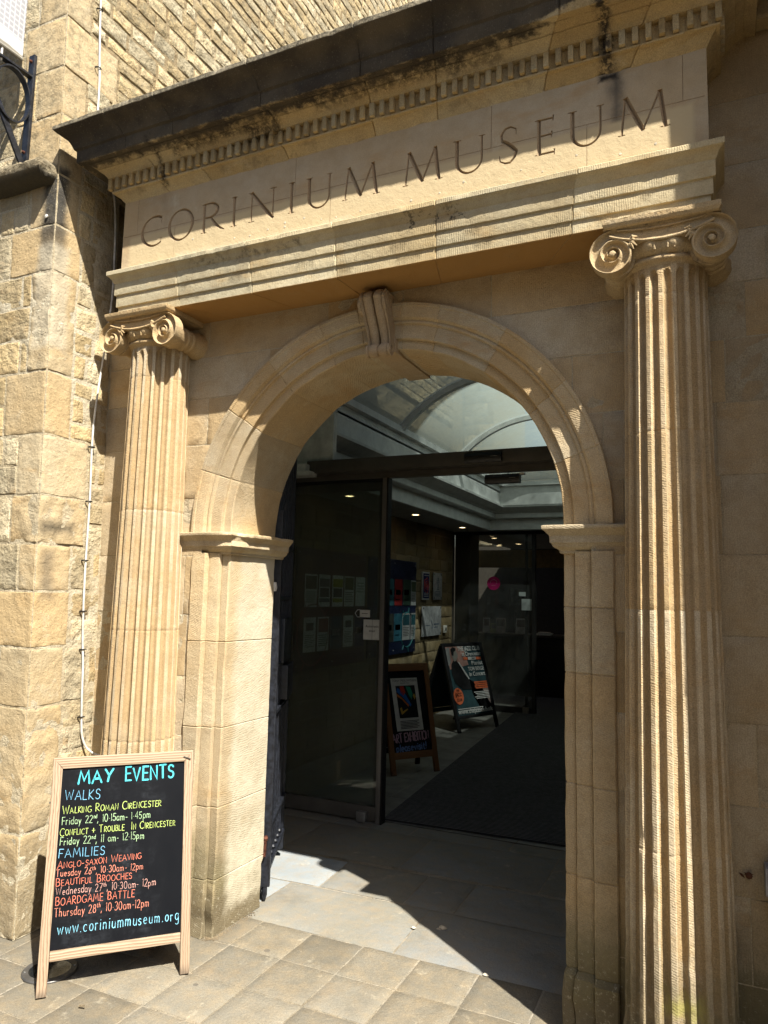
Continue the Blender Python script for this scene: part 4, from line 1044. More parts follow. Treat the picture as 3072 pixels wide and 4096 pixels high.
for nm, x0, x1, z0, z1, col, lab in (('leaflet_holder', -2.44, -2.31, 1.045, 1.305, (0.5, 0.5, 0.48), 'pale leaflet holder leftmost on the reception desk'), ('leaflet_holder', -2.30, -2.19, 1.045, 1.21, (0.35, 0.34, 0.14), 'short yellowish leaflet on the reception desk'), ('leaflet_holder', -2.21, -2.03, 1.045, 1.31, (0.45, 0.40, 0.36), 'wide pinkish leaflet on the reception desk'), ('leaflet_holder', -1.85, -1.67, 1.045, 1.31, (0.55, 0.55, 0.52), 'framed notice on the reception desk under the door sticker')):
    mb = MB()
    T = Matrix.Translation((0, 9.56, z0)) @ Matrix.Rotation(R_(-10), 4, 'X')
    mb.box(x0, x1, 0, 0.012, 0, z1 - z0, T, 0.003)
    mb.mi = 1; mb.box(x0 + .02, x1 - .02, -0.003, -0.0005, (z1 - z0) * .45, (z1 - z0) * .9, T)
    tag(mb.build(nm, [plain('leaflet_paper', col, 0.7), plain('leaflet_print', (0.16, 0.13, 0.11), 0.7)]), lab, 'leaflet', 'leaflets on the reception desk')
mb = MB(); mb.box(-1.50, -1.24, 9.53, 9.75, 1.037, 1.05); mb.box(-1.47, -1.22, 9.55, 9.72, 1.051, 1.07); mb.box(-1.45, -1.27, 9.54, 9.74, 1.071, 1.085)
tag(mb.build('paper_stack', paperm), 'low stack of papers on the right of the reception desk', 'papers')
# ------------------------------------------------------------------ hand lettering (own stroke alphabet)
def A_(cx, cy, rx, ry, a0, a1, n=10): return [(cx + rx * math.cos(R_(a0 + (a1 - a0) * k / n)), cy + ry * math.sin(R_(a0 + (a1 - a0) * k / n))) for k in range(n + 1)]
GL = {
 'A': (.72, [[(0, 0), (.36, 1), (.72, 0)], [(.13, .36), (.60, .36)]]), 'B': (.56, [[(.04, 0), (.04, 1)], [(.04, 1)] + A_(.24, .76, .26, .24, 90, -90) + [(.04, .52)], [(.04, .52)] + A_(.26, .26, .30, .26, 90, -90) + [(.04, 0)]]),
 'C': (.66, [A_(.40, .5, .40, .5, 50, 310, 16)]), 'D': (.64, [[(.04, 0), (.04, 1)], [(.04, 1)] + A_(.16, .5, .48, .5, 85, -85, 12) + [(.04, 0)]]),
 'E': (.52, [[(.5, 1), (.04, 1), (.04, 0), (.52, 0)], [(.04, .52), (.44, .52)]]), 'F': (.50, [[(.5, 1), (.04, 1), (.04, 0)], [(.04, .52), (.42, .52)]]),
 'G': (.70, [A_(.40, .5, .40, .5, 50, 330, 16) + [(.72, .42), (.46, .42)]]), 'H': (.62, [[(.04, 0), (.04, 1)], [(.58, 0), (.58, 1)], [(.04, .5), (.58, .5)]]), 'I': (.12, [[(.06, 0), (.06, 1)]]),
 'K': (.56, [[(.04, 0), (.04, 1)], [(.54, 1), (.04, .45), (.56, 0)]]), 'L': (.48, [[(.04, 1), (.04, 0), (.48, 0)]]), 'M': (.84, [[(.02, 0), (.14, 1), (.42, .25), (.70, 1), (.82, 0)]]),
 'N': (.64, [[(.04, 0), (.04, 1), (.60, 0), (.60, 1)]]), 'O': (.74, [A_(.37, .5, .36, .5, 90, 450, 20)]), 'P': (.52, [[(.04, 0), (.04, 1)], [(.04, 1)] + A_(.24, .74, .28, .26, 90, -90) + [(.04, .48)]]),
 'R': (.58, [[(.04, 0), (.04, 1)], [(.04, 1)] + A_(.24, .75, .27, .25, 90, -90) + [(.04, .5), (.58, 0)]]), 'S': (.54, [[(.50, .84)] + A_(.28, .76, .22, .24, 50, 250, 9) + A_(.27, .25, .25, .26, 75, -150, 10)]),
 'T': (.60, [[(0, 1), (.60, 1)], [(.30, 1), (.30, 0)]]), 'U': (.62, [[(.04, 1), (.04, .3)] + A_(.31, .3, .27, .3, 180, 360) + [(.58, 1)]]), 'V': (.64, [[(0, 1), (.32, 0), (.64, 1)]]),
 'W': (.94, [[(0, 1), (.22, 0), (.47, .8), (.70, 0), (.94, 1)]]), 'X': (.58, [[(0, 0), (.58, 1)], [(0, 1), (.58, 0)]]), 'Y': (.60, [[(0, 1), (.30, .48)], [(.60, 1), (.30, .48), (.22, 0)]]), 'J': (.42, [[(.38, 1), (.38, .25)] + A_(.19, .25, .19, .25, 0, -170, 8)]), 'Z': (.56, [[(0, 1), (.56, 1), (0, 0), (.56, 0)]]),
 'a': (.46, [A_(.22, .29, .21, .29, 60, 390, 14) + [(.43, .58), (.43, .08), (.48, 0)]]), 'b': (.46, [[(.04, 1), (.04, 0)], A_(.24, .29, .2, .29, 170, -170, 14)]), 'c': (.42, [A_(.24, .29, .22, .29, 50, 310, 12)]),
 'd': (.46, [A_(.22, .29, .21, .29, 60, 390, 14), [(.43, 1.02), (.43, 0)]]), 'e': (.46, [[(.05, .30), (.43, .33)] + A_(.24, .29, .20, .29, 10, 310, 13)]),
 'g': (.46, [A_(.22, .30, .20, .28, 60, 390, 14) + [(.42, .58), (.42, -.2)] + A_(.22, -.2, .2, .17, 0, -150, 8)]), 'h': (.46, [[(.04, 1.02), (.04, 0)], [(.04, .3)] + A_(.23, .34, .18, .24, 160, 0, 8) + [(.41, 0)]]),
 'i': (.12, [[(.06, .58), (.06, 0)], [(.06, .80), (.065, .84)]]), 'l': (.12, [[(.06, 1), (.06, 0)]]), 'm': (.72, [[(.04, .58), (.04, 0)], [(.04, .3)] + A_(.20, .36, .15, .22, 160, 0, 7) + [(.35, 0)], [(.35, .3)] + A_(.51, .36, .15, .22, 160, 0, 7) + [(.66, 0)]]),
 'n': (.46, [[(.04, .58), (.04, 0)], [(.04, .3)] + A_(.23, .34, .18, .24, 160, 0, 8) + [(.41, 0)]]), 'o': (.48, [A_(.24, .29, .21, .29, 90, 450, 14)]), 'p': (.46, [[(.04, .58), (.04, -.36)], A_(.24, .29, .20, .29, 160, -170, 14)]),
 'r': (.34, [[(.04, .58), (.04, 0)], [(.04, .3)] + A_(.2, .36, .15, .22, 160, 45, 6)]), 's': (.38, [[(.34, .50)] + A_(.19, .43, .15, .14, 50, 260, 7) + A_(.18, .14, .16, .15, 80, -150, 8)]), 't': (.34, [[(.14, .86), (.14, .08), (.24, 0), (.32, .06)], [(0, .58), (.32, .60)]]),
 'u': (.46, [[(.04, .58), (.04, .2)] + A_(.22, .2, .18, .2, 180, 330, 8) + [(.42, .58), (.42, 0)]]), 'v': (.42, [[(0, .58), (.21, 0), (.42, .58)]]), 'w': (.66, [[(0, .58), (.17, 0), (.33, .50), (.50, 0), (.66, .58)]]), 'y': (.46, [[(.02, .58), (.22, .04)], [(.44, .58), (.12, -.36)]]),
 '0': (.58, [A_(.29, .5, .27, .5, 90, 450, 18)]), '1': (.16, [[(.02, .9), (.1, 1), (.1, 0)]]), '2': (.52, [A_(.25, .74, .23, .25, 160, -30, 9) + [(.02, 0), (.52, 0)]]), '3': (.50, [A_(.23, .75, .22, .25, 150, -80, 9) + A_(.24, .26, .24, .26, 80, -150, 10)]),
 '4': (.54, [[(.40, 0), (.40, 1), (0, .3), (.54, .3)]]), '5': (.50, [[(.46, 1), (.08, 1), (.05, .56)] + A_(.22, .3, .26, .3, 110, -150, 11)]), '6': (.50, [[(.42, .98), (.1, .5)] + A_(.25, .27, .22, .27, 160, 520, 14)]), '7': (.50, [[(0, 1), (.5, 1), (.14, 0)], [(.12, .5), (.42, .5)]]),
 '8': (.50, [A_(.25, .75, .19, .24, 270, 630, 12), A_(.25, .26, .24, .26, 90, 450, 14)]), '.': (.14, [[(.06, .0), (.07, .05)]]), '~': (.16, [[(.07, .36), (.08, .41)]]), ',': (.16, [[(.10, .08), (.03, -.2)]]), '-': (.34, [[(.04, .36), (.30, .36)]]), '+': (.46, [[(.23, .12), (.23, .68)], [(-.02, .4), (.48, .4)]]), '!': (.14, [[(.07, 1), (.07, .3)], [(.07, .02), (.07, .06)]]), ' ': (.34, []),
}
def hand(mb, txt, x0, y0, x1, y1, h, st, fn, seed=0, track=.16, slant=0.0, small=None):
    """write txt between (x0,y0) and (x1,y1) (baseline); h = capital height, st = stroke width; ^..^ marks raised small letters; small = size of the letters after a first capital"""
    rn = random.Random(seed + len(txt)); up = False; seq = []; x = 0.0
    pa = ' '
    for ch in txt:
        if ch == '^': up = not up; continue
        s_ = 0.55 if up else 1.0
        if small and ch.isalpha() and pa != ' ' and not up: s_ = small
        wd, stx = GL.get(ch, GL[' '])
        seq.append((x, s_, 0.55 if up else 0.0, stx)); x += (wd + track) * s_ ; pa = ch
    tot = x - track; k = (x1 - x0) / (tot * h)
    for (xx, s_, dy, stx) in seq:
        jx, jy, jr, js = rn.uniform(-.02, .02), rn.uniform(-.04, .04), rn.uniform(-.05, .05), rn.uniform(.94, 1.05)
        for st_ in stx:
            pts = []
            for (a, b) in st_:
                a, b = a * s_ * js, b * s_ * js + dy; a += slant * b
                a2 = a + jr * b * -1 + jx; b2 = b + jr * a + jy
                X = x0 + (xx + a2) * h * k; q = (X - x0) / (x1 - x0)
                pts.append((X, y0 + (y1 - y0) * q + b2 * h))
            ribbon(mb, pts, st * rn.uniform(.85, 1.12) * (0.85 if s_ < 1 else 1), fn)
def ribbon(mb, pts, wd, fn):
    P = [Vector((p[0], p[1])) for p in pts]; n = len(P)
    if n == 1: return
    L, Rr = [], []
    for i, p in enumerate(P):
        d0 = (P[i] - P[i - 1]).normalized() if i > 0 else None; d1 = (P[i + 1] - P[i]).normalized() if i < n - 1 else None
        d = (d0 or d1) if (d0 is None or d1 is None) else ((d0 + d1).normalized() if (d0 + d1).length > .2 else d1)
        nn = Vector((-d.y, d.x)); m = 1.0
        if d0 is not None and d1 is not None: m = min(1.6, 1 / max(.45, abs(nn.dot(Vector((-d0.y, d0.x))))))
        L.append(p + nn * wd / 2 * m); Rr.append(p - nn * wd / 2 * m)
    a0 = (P[0] - P[1]).normalized() * wd * .45; a1 = (P[-1] - P[-2]).normalized() * wd * .45
    vl = [mb.v(fn(p.x, p.y)) for p in L]; vr = [mb.v(fn(p.x, p.y)) for p in Rr]
    for i in range(n - 1): mb.f([vr[i], vr[i + 1], vl[i + 1], vl[i]])
    c0 = mb.v(fn(*((P[0] + a0)))); c1 = mb.v(fn(*((P[-1] + a1))))
    mb.f([vr[0], vl[0], c0]); mb.f([vl[-1], vr[-1], c1])

# ------------------------------------------------------------------ A-boards
def wood(name, light, dark, along='Y', scale=1.0, hd=0.0):
    s = NT(name)
    s.P = s.n('VectorRotate', {'Vector': s.P, 'Angle': -hd}, rotation_type='Z_AXIS').outputs[0]
    st = {'X': (3, 40, 40), 'Y': (40, 3, 40), 'Z': (40, 40, 3)}[along]
    n = s.noise(1.0, 4.0, 0.6, stretch=tuple(q * scale * .35 for q in st))
    x, y, z = s.xyz()
    ac = z if along == 'X' else x
    wv = s.math('SINE', s.math('ADD', s.math('MULTIPLY', ac, 560.0), s.math('ADD', s.math('MULTIPLY', n, 22.0), s.math('MULTIPLY', s.noise(3.0), 9.0))))
    col = s.mix(s.ramp(wv, 0.1, 1.0, 0, .8), light, dark)
    col = s.mix(s.ramp(s.noise(3.0), 0.4, 0.7, 0, 0.35), col, tuple(c * .8 for c in light))
    kn = s.n('TexVoronoi', {'Vector': s.P, 'Scale': 5.5}).outputs['Distance']
    col = s.mix(s.ramp(kn, 0.075, 0.03, 0, .85), col, tuple(c * .45 for c in dark))
    col = s.mix(s.ramp(s.math('ADD', z, s.math('MULTIPLY', s.noise(25.0), .05)), .07, .02, 0, .7), col, (.06, .048, .035))
    col = s.mix(s.ramp(s.noise(9.0, 6.0, .75), .56, .72, 0, .4), col, (.13, .095, .06))
    s.set(Base_Color=col, Roughness=0.7, Normal=s.bump(wv, 0.25, 0.002)); return s.m
M_board = None
def board_mat(name, base=(0.0045, 0.005, 0.0065)):
    s = NT(name)
    sm = s.noise(5.0, 6.0, 0.65, stretch=(1.0, 1.0, 0.45)); sw = s.noise(18.0, 5.0, 0.7, stretch=(1.0, 1.0, 2.4))
    f = s.math('MULTIPLY', s.ramp(sm, 0.46, 0.78), s.ramp(sw, 0.35, 0.75))
    s.set(Base_Color=s.mix(s.math('MULTIPLY', f, 0.6), base, (0.050, 0.056, 0.066)), Roughness=s.ramp(sm, 0.3, 0.7, 0.42, 0.65)); s.b.inputs['Specular IOR Level'].default_value = 0.08
    return s.m
def aboard(name, label, q, mats, th=0.028, post=(0.066, 0.065), rail_t=(0.052), rail_b=(0.137, 0.179), rear=True, slot=None, back=0.36):
    x, y, hd, Wd, lean, H = q
    d = Vector((math.cos(hd), math.sin(hd), 0)); n = Vector((math.sin(hd), -math.cos(hd), 0)); up = (-n * math.sin(lean) + Vector((0, 0, 1)) * math.cos(lean)); nf = n * math.cos(lean) + Vector((0, 0, 1)) * math.sin(lean)
    b = Vector((x, y, 0)); root = thing(name, label, 'sign board', (x, y, 0))
    def fr(u, v, h): return b + d * u + up * v + nf * h
    M = Matrix(((d.x, nf.x, up.x, b.x), (d.y, nf.y, up.y, b.y), (d.z, nf.z, up.z, b.z), (0, 0, 0, 1)))
    mv, mh = mats['post'], mats['rail']
    pw = post[0] * Wd
    for u0, k in ((0, 0), (Wd - pw, 1)):
        mb = MB(); mb.box(u0, u0 + pw, -th, 0, 0.004, H - (0.0 if slot else pw * .0), M, 0.003)
        if slot is None:  # mitred top
            for v in mb.bm.verts:
                l = M.inverted() @ v.co
                if l.z > H - 0.02: 
                    f_ = (l.x - u0) / pw; f_ = f_ if k == 0 else 1 - f_
                    l.z = H - 0.0015 - max(0, min(1, f_)) * rail_t * H * 0.98; v.co = M @ l
        mb.build('leg', mv, root)
    mb = MB(); rt = rail_t * H
    mb.box(0.0, Wd, -th, 0, H - rt, H, M, 0.003)
    for v in mb.bm.verts:
        l = M.inverted() @ v.co
        if l.z < H - rt * .5:
            if l.x < 0.02: l.x += pw * .985
            elif l.x > Wd - 0.02: l.x -= pw * .985
            v.co = M @ l
    mb.build('rail', mh, root)
    mb = MB(); mb.box(pw + .001, Wd - pw - .001, -th + .002, -.001, rail_b[0] * H, rail_b[1] * H, M, 0.003); mb.build('rail', mh, root)
    mb = MB(); mb.box(pw - .006, Wd - pw + .006, -th * .7, -th * .35, rail_b[1] * H - .004, H - rt + .004, M)
    pan = mb.build('board', mats['board'], root)
    if rear:
        top = fr(0, H - .02, -th * 1.5); ft = b - n * (back) ; up2 = (top - ft).normalized(); L = (top - ft).length
        n2 = d.cross(up2)
        M2 = Matrix(((d.x, n2.x, up2.x, ft.x), (d.y, n2.y, up2.y, ft.y), (d.z, n2.z, up2.z, ft.z), (0, 0, 0, 1)))
        for u0 in (0.004, Wd - pw - .004):
            mb = MB(); mb.box(u0, u0 + pw * .9, -th * .4, th * .4, 0, L, M2, 0.003); mb.build('prop_leg', mats.get('rear', mv), root)
        mb = MB(); mb.box(pw, Wd - pw, -th * .3, th * .3, L * .14, L * .19, M2); mb.box(pw, Wd - pw, -th * .15, th * .15, L * .2, L * .97, M2); mb.build('backing_board', mats.get('rear_board', mats['board']), root)
    return root, pan, (lambda s, t: fr(s * Wd, t * H, -th * .35 + 0.0012)), fr, Wd, H
Q1 = (-1.1281, -0.7592, 0.8171, 0.6055, 0.2365, 0.9265)
wl_, wd_ = (0.34, 0.25, 0.165), (0.17, 0.098, 0.052)
b1, pan1, F1, fr1, W1, H1 = aboard('chalkboard_sign', 'pale wooden A-board with chalked May events list standing on the paving', Q1,
    dict(post=wood('pale_pine_upright', wl_, wd_, 'Z', 1.0, .817), rail=wood('pale_pine_rail', wl_, wd_, 'X', .8, .817), board=board_mat('chalkboard')))
CH = dict(cyan=(0.09, 0.50, 0.58), blue=(0.20, 0.47, 0.66), lime=(0.50, 0.62, 0.18), mint=(0.42, 0.60, 0.34), salmon=(0.66, 0.25, 0.17), red=(0.66, 0.20, 0.13), pale=(0.66, 0.37, 0.31), sky=(0.24, 0.56, 0.70))
LN = [('MAY', .178, .874, .417, .876, .060, .0125, 'cyan', None), ('EVENTS', .506, .874, .857, .874, .064, .0115, 'cyan', None), ('WALKS', .095, .806, .331, .802, .046, .0055, 'blue', None),
 ('WALKING ROMAN CIRENCESTER', .084, .745, .769, .746, .037, .0062, 'lime', .76), ('Friday 22^nd^, 10~15am- 1~45pm', .086, .698, .695, .696, .034, .0048, 'mint', None), ('CONFLICT + TROUBLE  IN CIRENCESTER', .078, .650, .875, .650, .035, .0058, 'lime', .76),
 ('Friday 22^nd^, 11 am- 12~15pm', .082, .610, .655, .605, .034, .0048, 'mint', None), ('FAMILIES', .080, .556, .386, .551, .040, .0055, 'blue', None), ('ANGLO-SAXON WEAVING', .077, .511, .638, .517, .033, .0056, 'red', .78),
 ('Tuesday 26^th^, 10~30am- 12pm', .072, .478, .658, .470, .031, .0046, 'salmon', None), ('BEAUTIFUL BROOCHES', .076, .439, .580, .434, .034, .0056, 'red', .80), ('Wednesday 27^th^, 10~30am- 12pm', .080, .402, .749, .393, .033, .0038, 'pale', None),
 ('BOARDGAME BATTLE', .082, .359, .604, .355, .036, .0060, 'red', .92), ('Thursday 28^th^, 10~30am-12pm', .080, .313, .706, .307, .037, .0048, 'salmon', None), ('www.coriniummuseum.org', .108, .241, .917, .232, .050, .0068, 'sky', None)]
def chalk(k, c):
    s = NT('chalk_' + k); f = s.math('ADD', s.ramp(s.noise(160.0, 4.0, .7), .40, .62, .0, .5), s.ramp(s.noise(14.0, 3.0), .45, .7, 0, .3), clamp=True)
    s.set(Base_Color=s.mix(f, c, tuple(q * .35 for q in c)), Roughness=.95); s.b.inputs['Specular IOR Level'].default_value = .05; return s.m
chm = {k: chalk(k, c) for k, c in CH.items()}
keys = list(CH); mb = MB()
for i, (t, a0, b0_, a1, b1_, h, st, ck, sm) in enumerate(LN):
    mb.mi = keys.index(ck)
    hand(mb, t, a0 * W1, b0_ * H1, a1 * W1, b1_ * H1, h * H1 * .94, st * (.66 if i < 2 else .41), lambda x, y: F1(x / W1, y / H1), seed=i * 7, small=sm, track=.20 if t != 'www.coriniummuseum.org' else .26)
mb.build('chalk_lettering', [chm[k] for k in keys], pan1)
mb = MB()
h0 = fr1(W1 - .02, H1 * .955, 0.001); mb.bar(fr1(W1 - .045, H1 * .972, .003), fr1(W1 - .012, H1 * .958, .005), .005, .004); mb.build('staple', plain('zinc_staple', (0.4, 0.38, 0.34), 0.35, 0.9), b1); mb = MB(); mb.lathe([(.005, 0), (.005, .012)], fr1(-.002, H1 * .80, -.02), 'x', 8)
mb.build('hinge_pin', plain('zinc', (0.4, 0.38, 0.34), 0.35, 0.9), b1)
# exhibition board inside
Q2 = (-1.362, 3.2872, 0.9392, 0.5233, 0.2463, 1.025)
ow, od = (0.24, 0.105, 0.034), (0.12, 0.05, 0.016)
b2, pan2, F2, fr2, W2, H2 = aboard('chalkboard_sign', 'brown wooden A-board advertising an art exhibition just inside the glass doors', Q2, dict(post=wood('oak_upright', ow, od, 'Z', 1, .94), rail=wood('oak_rail', ow, od, 'X', 1, .94), board=board_mat('exhibition_board', (0.008, 0.008, 0.009)), rear=M_dark), rail_t=.07, rail_b=(.14, .20), post=(.10, .1))
mb = MB()
Pp = [(.16, .865), (.73, .865), (.76, .385), (.20, .385)]
def quad(mb, pts, F): mb.poly([F(*p) for p in pts])
F2b = lambda s, t: F2(s, t) + Vector((math.sin(.9392), -math.cos(.9392), 0)) * .002
F2c = lambda s, t: F2(s, t) + Vector((math.sin(.9392), -math.cos(.9392), 0)) * .004
quad(mb, Pp, F2b)
mb.mi = 1; text_mesh(mb, 'TONY MEEUWISSEN', .042, lambda x, y: F2c(.45 + x / W2 * .72, .832 + y * .75)  , 'CENTER'); text_mesh(mb, 'EXHIBITION', .026, lambda x, y: F2c(.45 + x / W2 * .7, .812 + y * .6), 'CENTER')
for k in range(6): mb.poly([F2c(.28, .475 - .013 * k), F2c(.68 - .04 * (k % 2), .477 - .013 * k), F2c(.68 - .04 * (k % 2), .471 - .013 * k), F2c(.28, .469 - .013 * k)])
mb.mi = 2; quad(mb, [(.25, .795), (.66, .795), (.68, .500), (.28, .500)], F2c)
F2d = lambda s, t: F2(s, t) + Vector((math.sin(.9392), -math.cos(.9392), 0)) * .006
for mi, poly in ((3, [(.26, .74), (.40, .68), (.53, .60), (.55, .62), (.44, .72), (.28, .78)]), (4, [(.34, .79), (.42, .79), (.45, .73), (.40, .70), (.34, .73)]), (5, [(.46, .79), (.56, .78), (.60, .72), (.57, .66), (.52, .70)]), (6, [(.26, .70), (.36, .67), (.48, .60), (.50, .615), (.36, .69), (.26, .725)]), (7, [(.31, .55), (.46, .585), (.47, .575), (.33, .53)]), (7, [(.60, .70), (.63, .72), (.66, .69), (.63, .66)]), (7, [(.30, .59), (.34, .60), (.36, .55), (.32, .54)])):
    mb.mi = mi; quad(mb, poly, F2d)
def pp(n_, c): return plain(n_, c, .7, 0, .2, .05)
mb.build('poster', [pp('poster_paper', (.60, .59, .56)), pp('poster_ink', (.04, .04, .04)), pp('art_black', (.01, .01, .012)), pp('art_blue', (.02, .12, .42)), pp('art_red', (.5, .05, .03)), pp('art_green', (.02, .25, .16)), pp('art_orange', (.55, .16, .03)), pp('art_gold', (.45, .28, .05))], pan2)
mb = MB()
hand(mb, 'ART EXHIBITION', .09 * W2, .285 * H2, .86 * W2, .30 * H2, .075 * H2, .011, lambda x, y: F2b(x / W2, y / H2), seed=3, track=.12)
mb.mi = 1; hand(mb, 'pleasevisit!', .15 * W2, .205 * H2, .78 * W2, .215 * H2, .062 * H2, .011, lambda x, y: F2b(x / W2, y / H2), seed=5)
mb.build('chalk_lettering', [pp('chalk_pink', (.50, .32, .40)), pp('chalk_navy', (.16, .26, .52))], pan2)
# jazz board
Q3 = (-1.5203, 5.6357, 1.1705, 0.7741, 0.2861, 1.1102)
mk = plain('black_frame', (0.010, 0.010, 0.011), 0.45)
b3, pan3, F3, fr3, W3, H3 = aboard('poster_sign', 'black metal A-board with a jazz concert poster further inside the hall', Q3, dict(post=mk, rail=mk, board=pp('poster_teal', (.018, .043, .05))), rail_t=.04, rail_b=(.15, .185), post=(.065, .065), back=.75)
n3 = Vector((math.sin(Q3[2]), -math.cos(Q3[2]), 0))
L3 = lambda k: (lambda s, t: F3(s, t) + n3 * .0025 * k)
mb = MB()
def PO(mi, poly, k=1): mb.mi = mi; quad(mb, poly, L3(k))
PO(0, [(.07, .96), (.50, .96), (.56, .74), (.09, .70)]); PO(1, [(.07, .94), (.16, .95), (.14, .78), (.07, .74)], 2)
PO(5, [(.62, .20), (.93, .20), (.93, .48), (.70, .44)])
head = [(.19, .925), (.24, .945), (.30, .935), (.315, .895), (.335, .862), (.32, .835), (.29, .82), (.28, .79), (.22, .79), (.19, .85)]
PO(2, head, 3); PO(3, [(.18, .93), (.24, .955), (.31, .94), (.30, .915), (.25, .90), (.225, .855), (.19, .86)], 4)
PO(3, [(.20, .80), (.28, .79), (.42, .68), (.50, .575), (.62, .545), (.66, .47), (.52, .42), (.56, .36), (.64, .25), (.72, .22), (.72, .245), (.66, .29), (.66, .40), (.74, .40), (.84, .25), (.92, .225), (.93, .25), (.86, .30), (.78, .46), (.62, .46), (.30, .47), (.15, .55), (.11, .66), (.14, .76)], 3)
PO(4, [(.30, .785), (.33, .78), (.47, .63), (.505, .585), (.49, .575), (.42, .64)], 4)
PO(6, [(.455 + .14 * 0, .80), (.56, .80), (.56, .83), (.455, .83)], 3); PO(6, [(.77, .798), (.90, .795), (.90, .825), (.77, .828)], 3); PO(4, [(.57, .797), (.655, .797), (.655, .833), (.57, .833)], 4); PO(4, [(.66, .796), (.765, .796), (.765, .83), (.66, .83)], 4)
for k in range(4): PO(6, [(.60, .545 - .022 * k), (.92, .545 - .022 * k), (.92, .53 - .022 * k), (.60 + .02 * (k % 2), .53 - .022 * k)], 4)
for k in range(5): PO(4, [(.55 + .03 * (k % 3), .43 - .018 * k), (.92, .43 - .018 * k), (.92, .422 - .018 * k), (.55 + .03 * (k % 3), .422 - .018 * k)], 4)
for k in range(2): PO(4, [(.09, .262 - .02 * k), (.70 - .1 * k, .262 - .02 * k), (.70 - .1 * k, .253 - .02 * k), (.09, .253 - .02 * k)], 4)
mb.mi = 6; cc = [L3(4)(.16 + .115 * math.cos(2 * PI * k / 28), .40 + .092 * math.sin(2 * PI * k / 28)) for k in range(28)]; mb.poly(cc)
def T3(txt, cx, y, w_, h, al='CENTER', mi=4, k=5):
    mb.mi = mi; tm_ = MB(); text_mesh(tm_, txt, 1.0, lambda x, y_: (x, y_, 0), 'LEFT', bold=.018)
    xs = [v.co.x for v in tm_.bm.verts]; ys_ = [v.co.y for v in tm_.bm.verts]; x0, x1, y1 = min(xs), max(xs), max(ys_)
    tm_.bm.free()
    text_mesh(mb, txt, 1.0, lambda x, y_: L3(k)(cx + ((x - x0) / (x1 - x0) - (.5 if al == 'CENTER' else 1 if al == 'RIGHT' else 0)) * w_, y + y_ / y1 * h), 'LEFT', bold=.018)
T3('THE JAZZ CLUB', .91, .908, .56, .050, 'RIGHT'); T3('at Cirencester', .91, .848, .48, .046, 'RIGHT'); T3('MAY', .712, .803, .08, .022, mi=3); T3('Pianist', .91, .738, .28, .046, 'RIGHT'); T3('TOM BERGE', .915, .674, .40, .044, 'RIGHT'); T3('in Concert', .92, .612, .40, .048, 'RIGHT')
T3('THE', .16, .452, .065, .022, mi=3); T3('JAZZ', .16, .40, .15, .038, mi=3); T3('CLUB', .16, .345, .12, .030, mi=3); T3('www.thejazzclub.uk', .50, .205, .85, .048)
mb.build('poster', [pp('poster_pink', (.27, .155, .13)), pp('poster_grey', (.19, .19, .19)), pp('poster_skin', (.20, .19, .17)), pp('poster_black', (.008, .008, .009)), pp('poster_white', (.42, .42, .41)), pp('poster_rose', (.19, .14, .13)), pp('poster_orange', (.45, .10, .04))], pan3)

# ------------------------------------------------------------------ iron gate folded against the left jamb
gate = thing('iron_gate', 'black wrought iron gate leaf folded open behind the left jamb', 'gate', (-0.85, 0.47, 0))
g0 = Vector((-0.862, 0.475, 0)); g1 = Vector((-1.150, 1.075, 0)); gd = (g1 - g0).normalized(); gl = (g1 - g0).length; gn = Vector((gd.y, -gd.x, 0))
def gp(s, z, h=0.0): p = g0 + gd * s + gn * h; return (p.x, p.y, z)
def gtop(s): return 1.95 + math.sqrt(max(0.0, 0.80 ** 2 - (0.80 - min(.8, s * 1.22)) ** 2)) * 0.98 + .02
mb = MB(); mb.bar(gp(0.0, 0.075), gp(0, 2.12), 0.052, 0.030, up=tuple(gd)); mb.build('hinge_stile', M_iron, gate)
mb = MB(); mb.bar(gp(gl, 0.05), gp(gl, gtop(gl) + .0), 0.035, 0.035, up=tuple(gd)); mb.build('meeting_stile', M_iron, gate)
for z, h in ((0.165, 0.05), (0.385, 0.05), (0.985, 0.045), (1.235, 0.035), (1.62, 0.03), (1.93, 0.04)):
    mb = MB(); mb.bar(gp(0.02, z), gp(gl - .01, z), h, 0.02); mb.build('rail', M_iron, gate)
mb = MB(); mb.tube([gp(gl * k / 16, gtop(gl * k / 16)) for k in range(17)], 0.016, 6); mb.build('curved_rail', M_iron, gate)
for k in range(1, 7):
    s_ = gl * k / 7
    mb = MB(); mb.bar(gp(s_, 0.385), gp(s_, gtop(s_) - .01), 0.017, up=tuple(gd)); mb.build('bar', M_iron, gate)
    mb = MB(); mb.tube([gp(s_, 0.165), gp(s_, 0.385)], 0.009, 8); mb.lathe([(.014, .18), (.019, .19), (.014, .20)], gp(s_, 0), 'z', 10); mb.build('baluster', M_iron, gate)
for k in range(5):
    mb = MB(); c_ = gl * (k + .7) / 6
    pts = [gp(c_ + .045 * math.exp(-.10 * q) * math.cos(q * .55), 2.12 + .12 * (k % 2) + .045 * k * .6 + .07 * math.exp(-.10 * q) * math.sin(q * .55), .0) for q in range(18)]
    mb.tube(pts, 0.006, 5); mb.build('scroll', M_iron, gate)
mb = MB(); mb.box(0.30, 0.58, -.05, .05, 1.02, 1.22, Matrix(((gd.x, gn.x, 0, g0.x), (gd.y, gn.y, 0, g0.y), (0, 0, 1, 0), (0, 0, 0, 1))), .004); mb.build('lock_box', M_iron, gate)
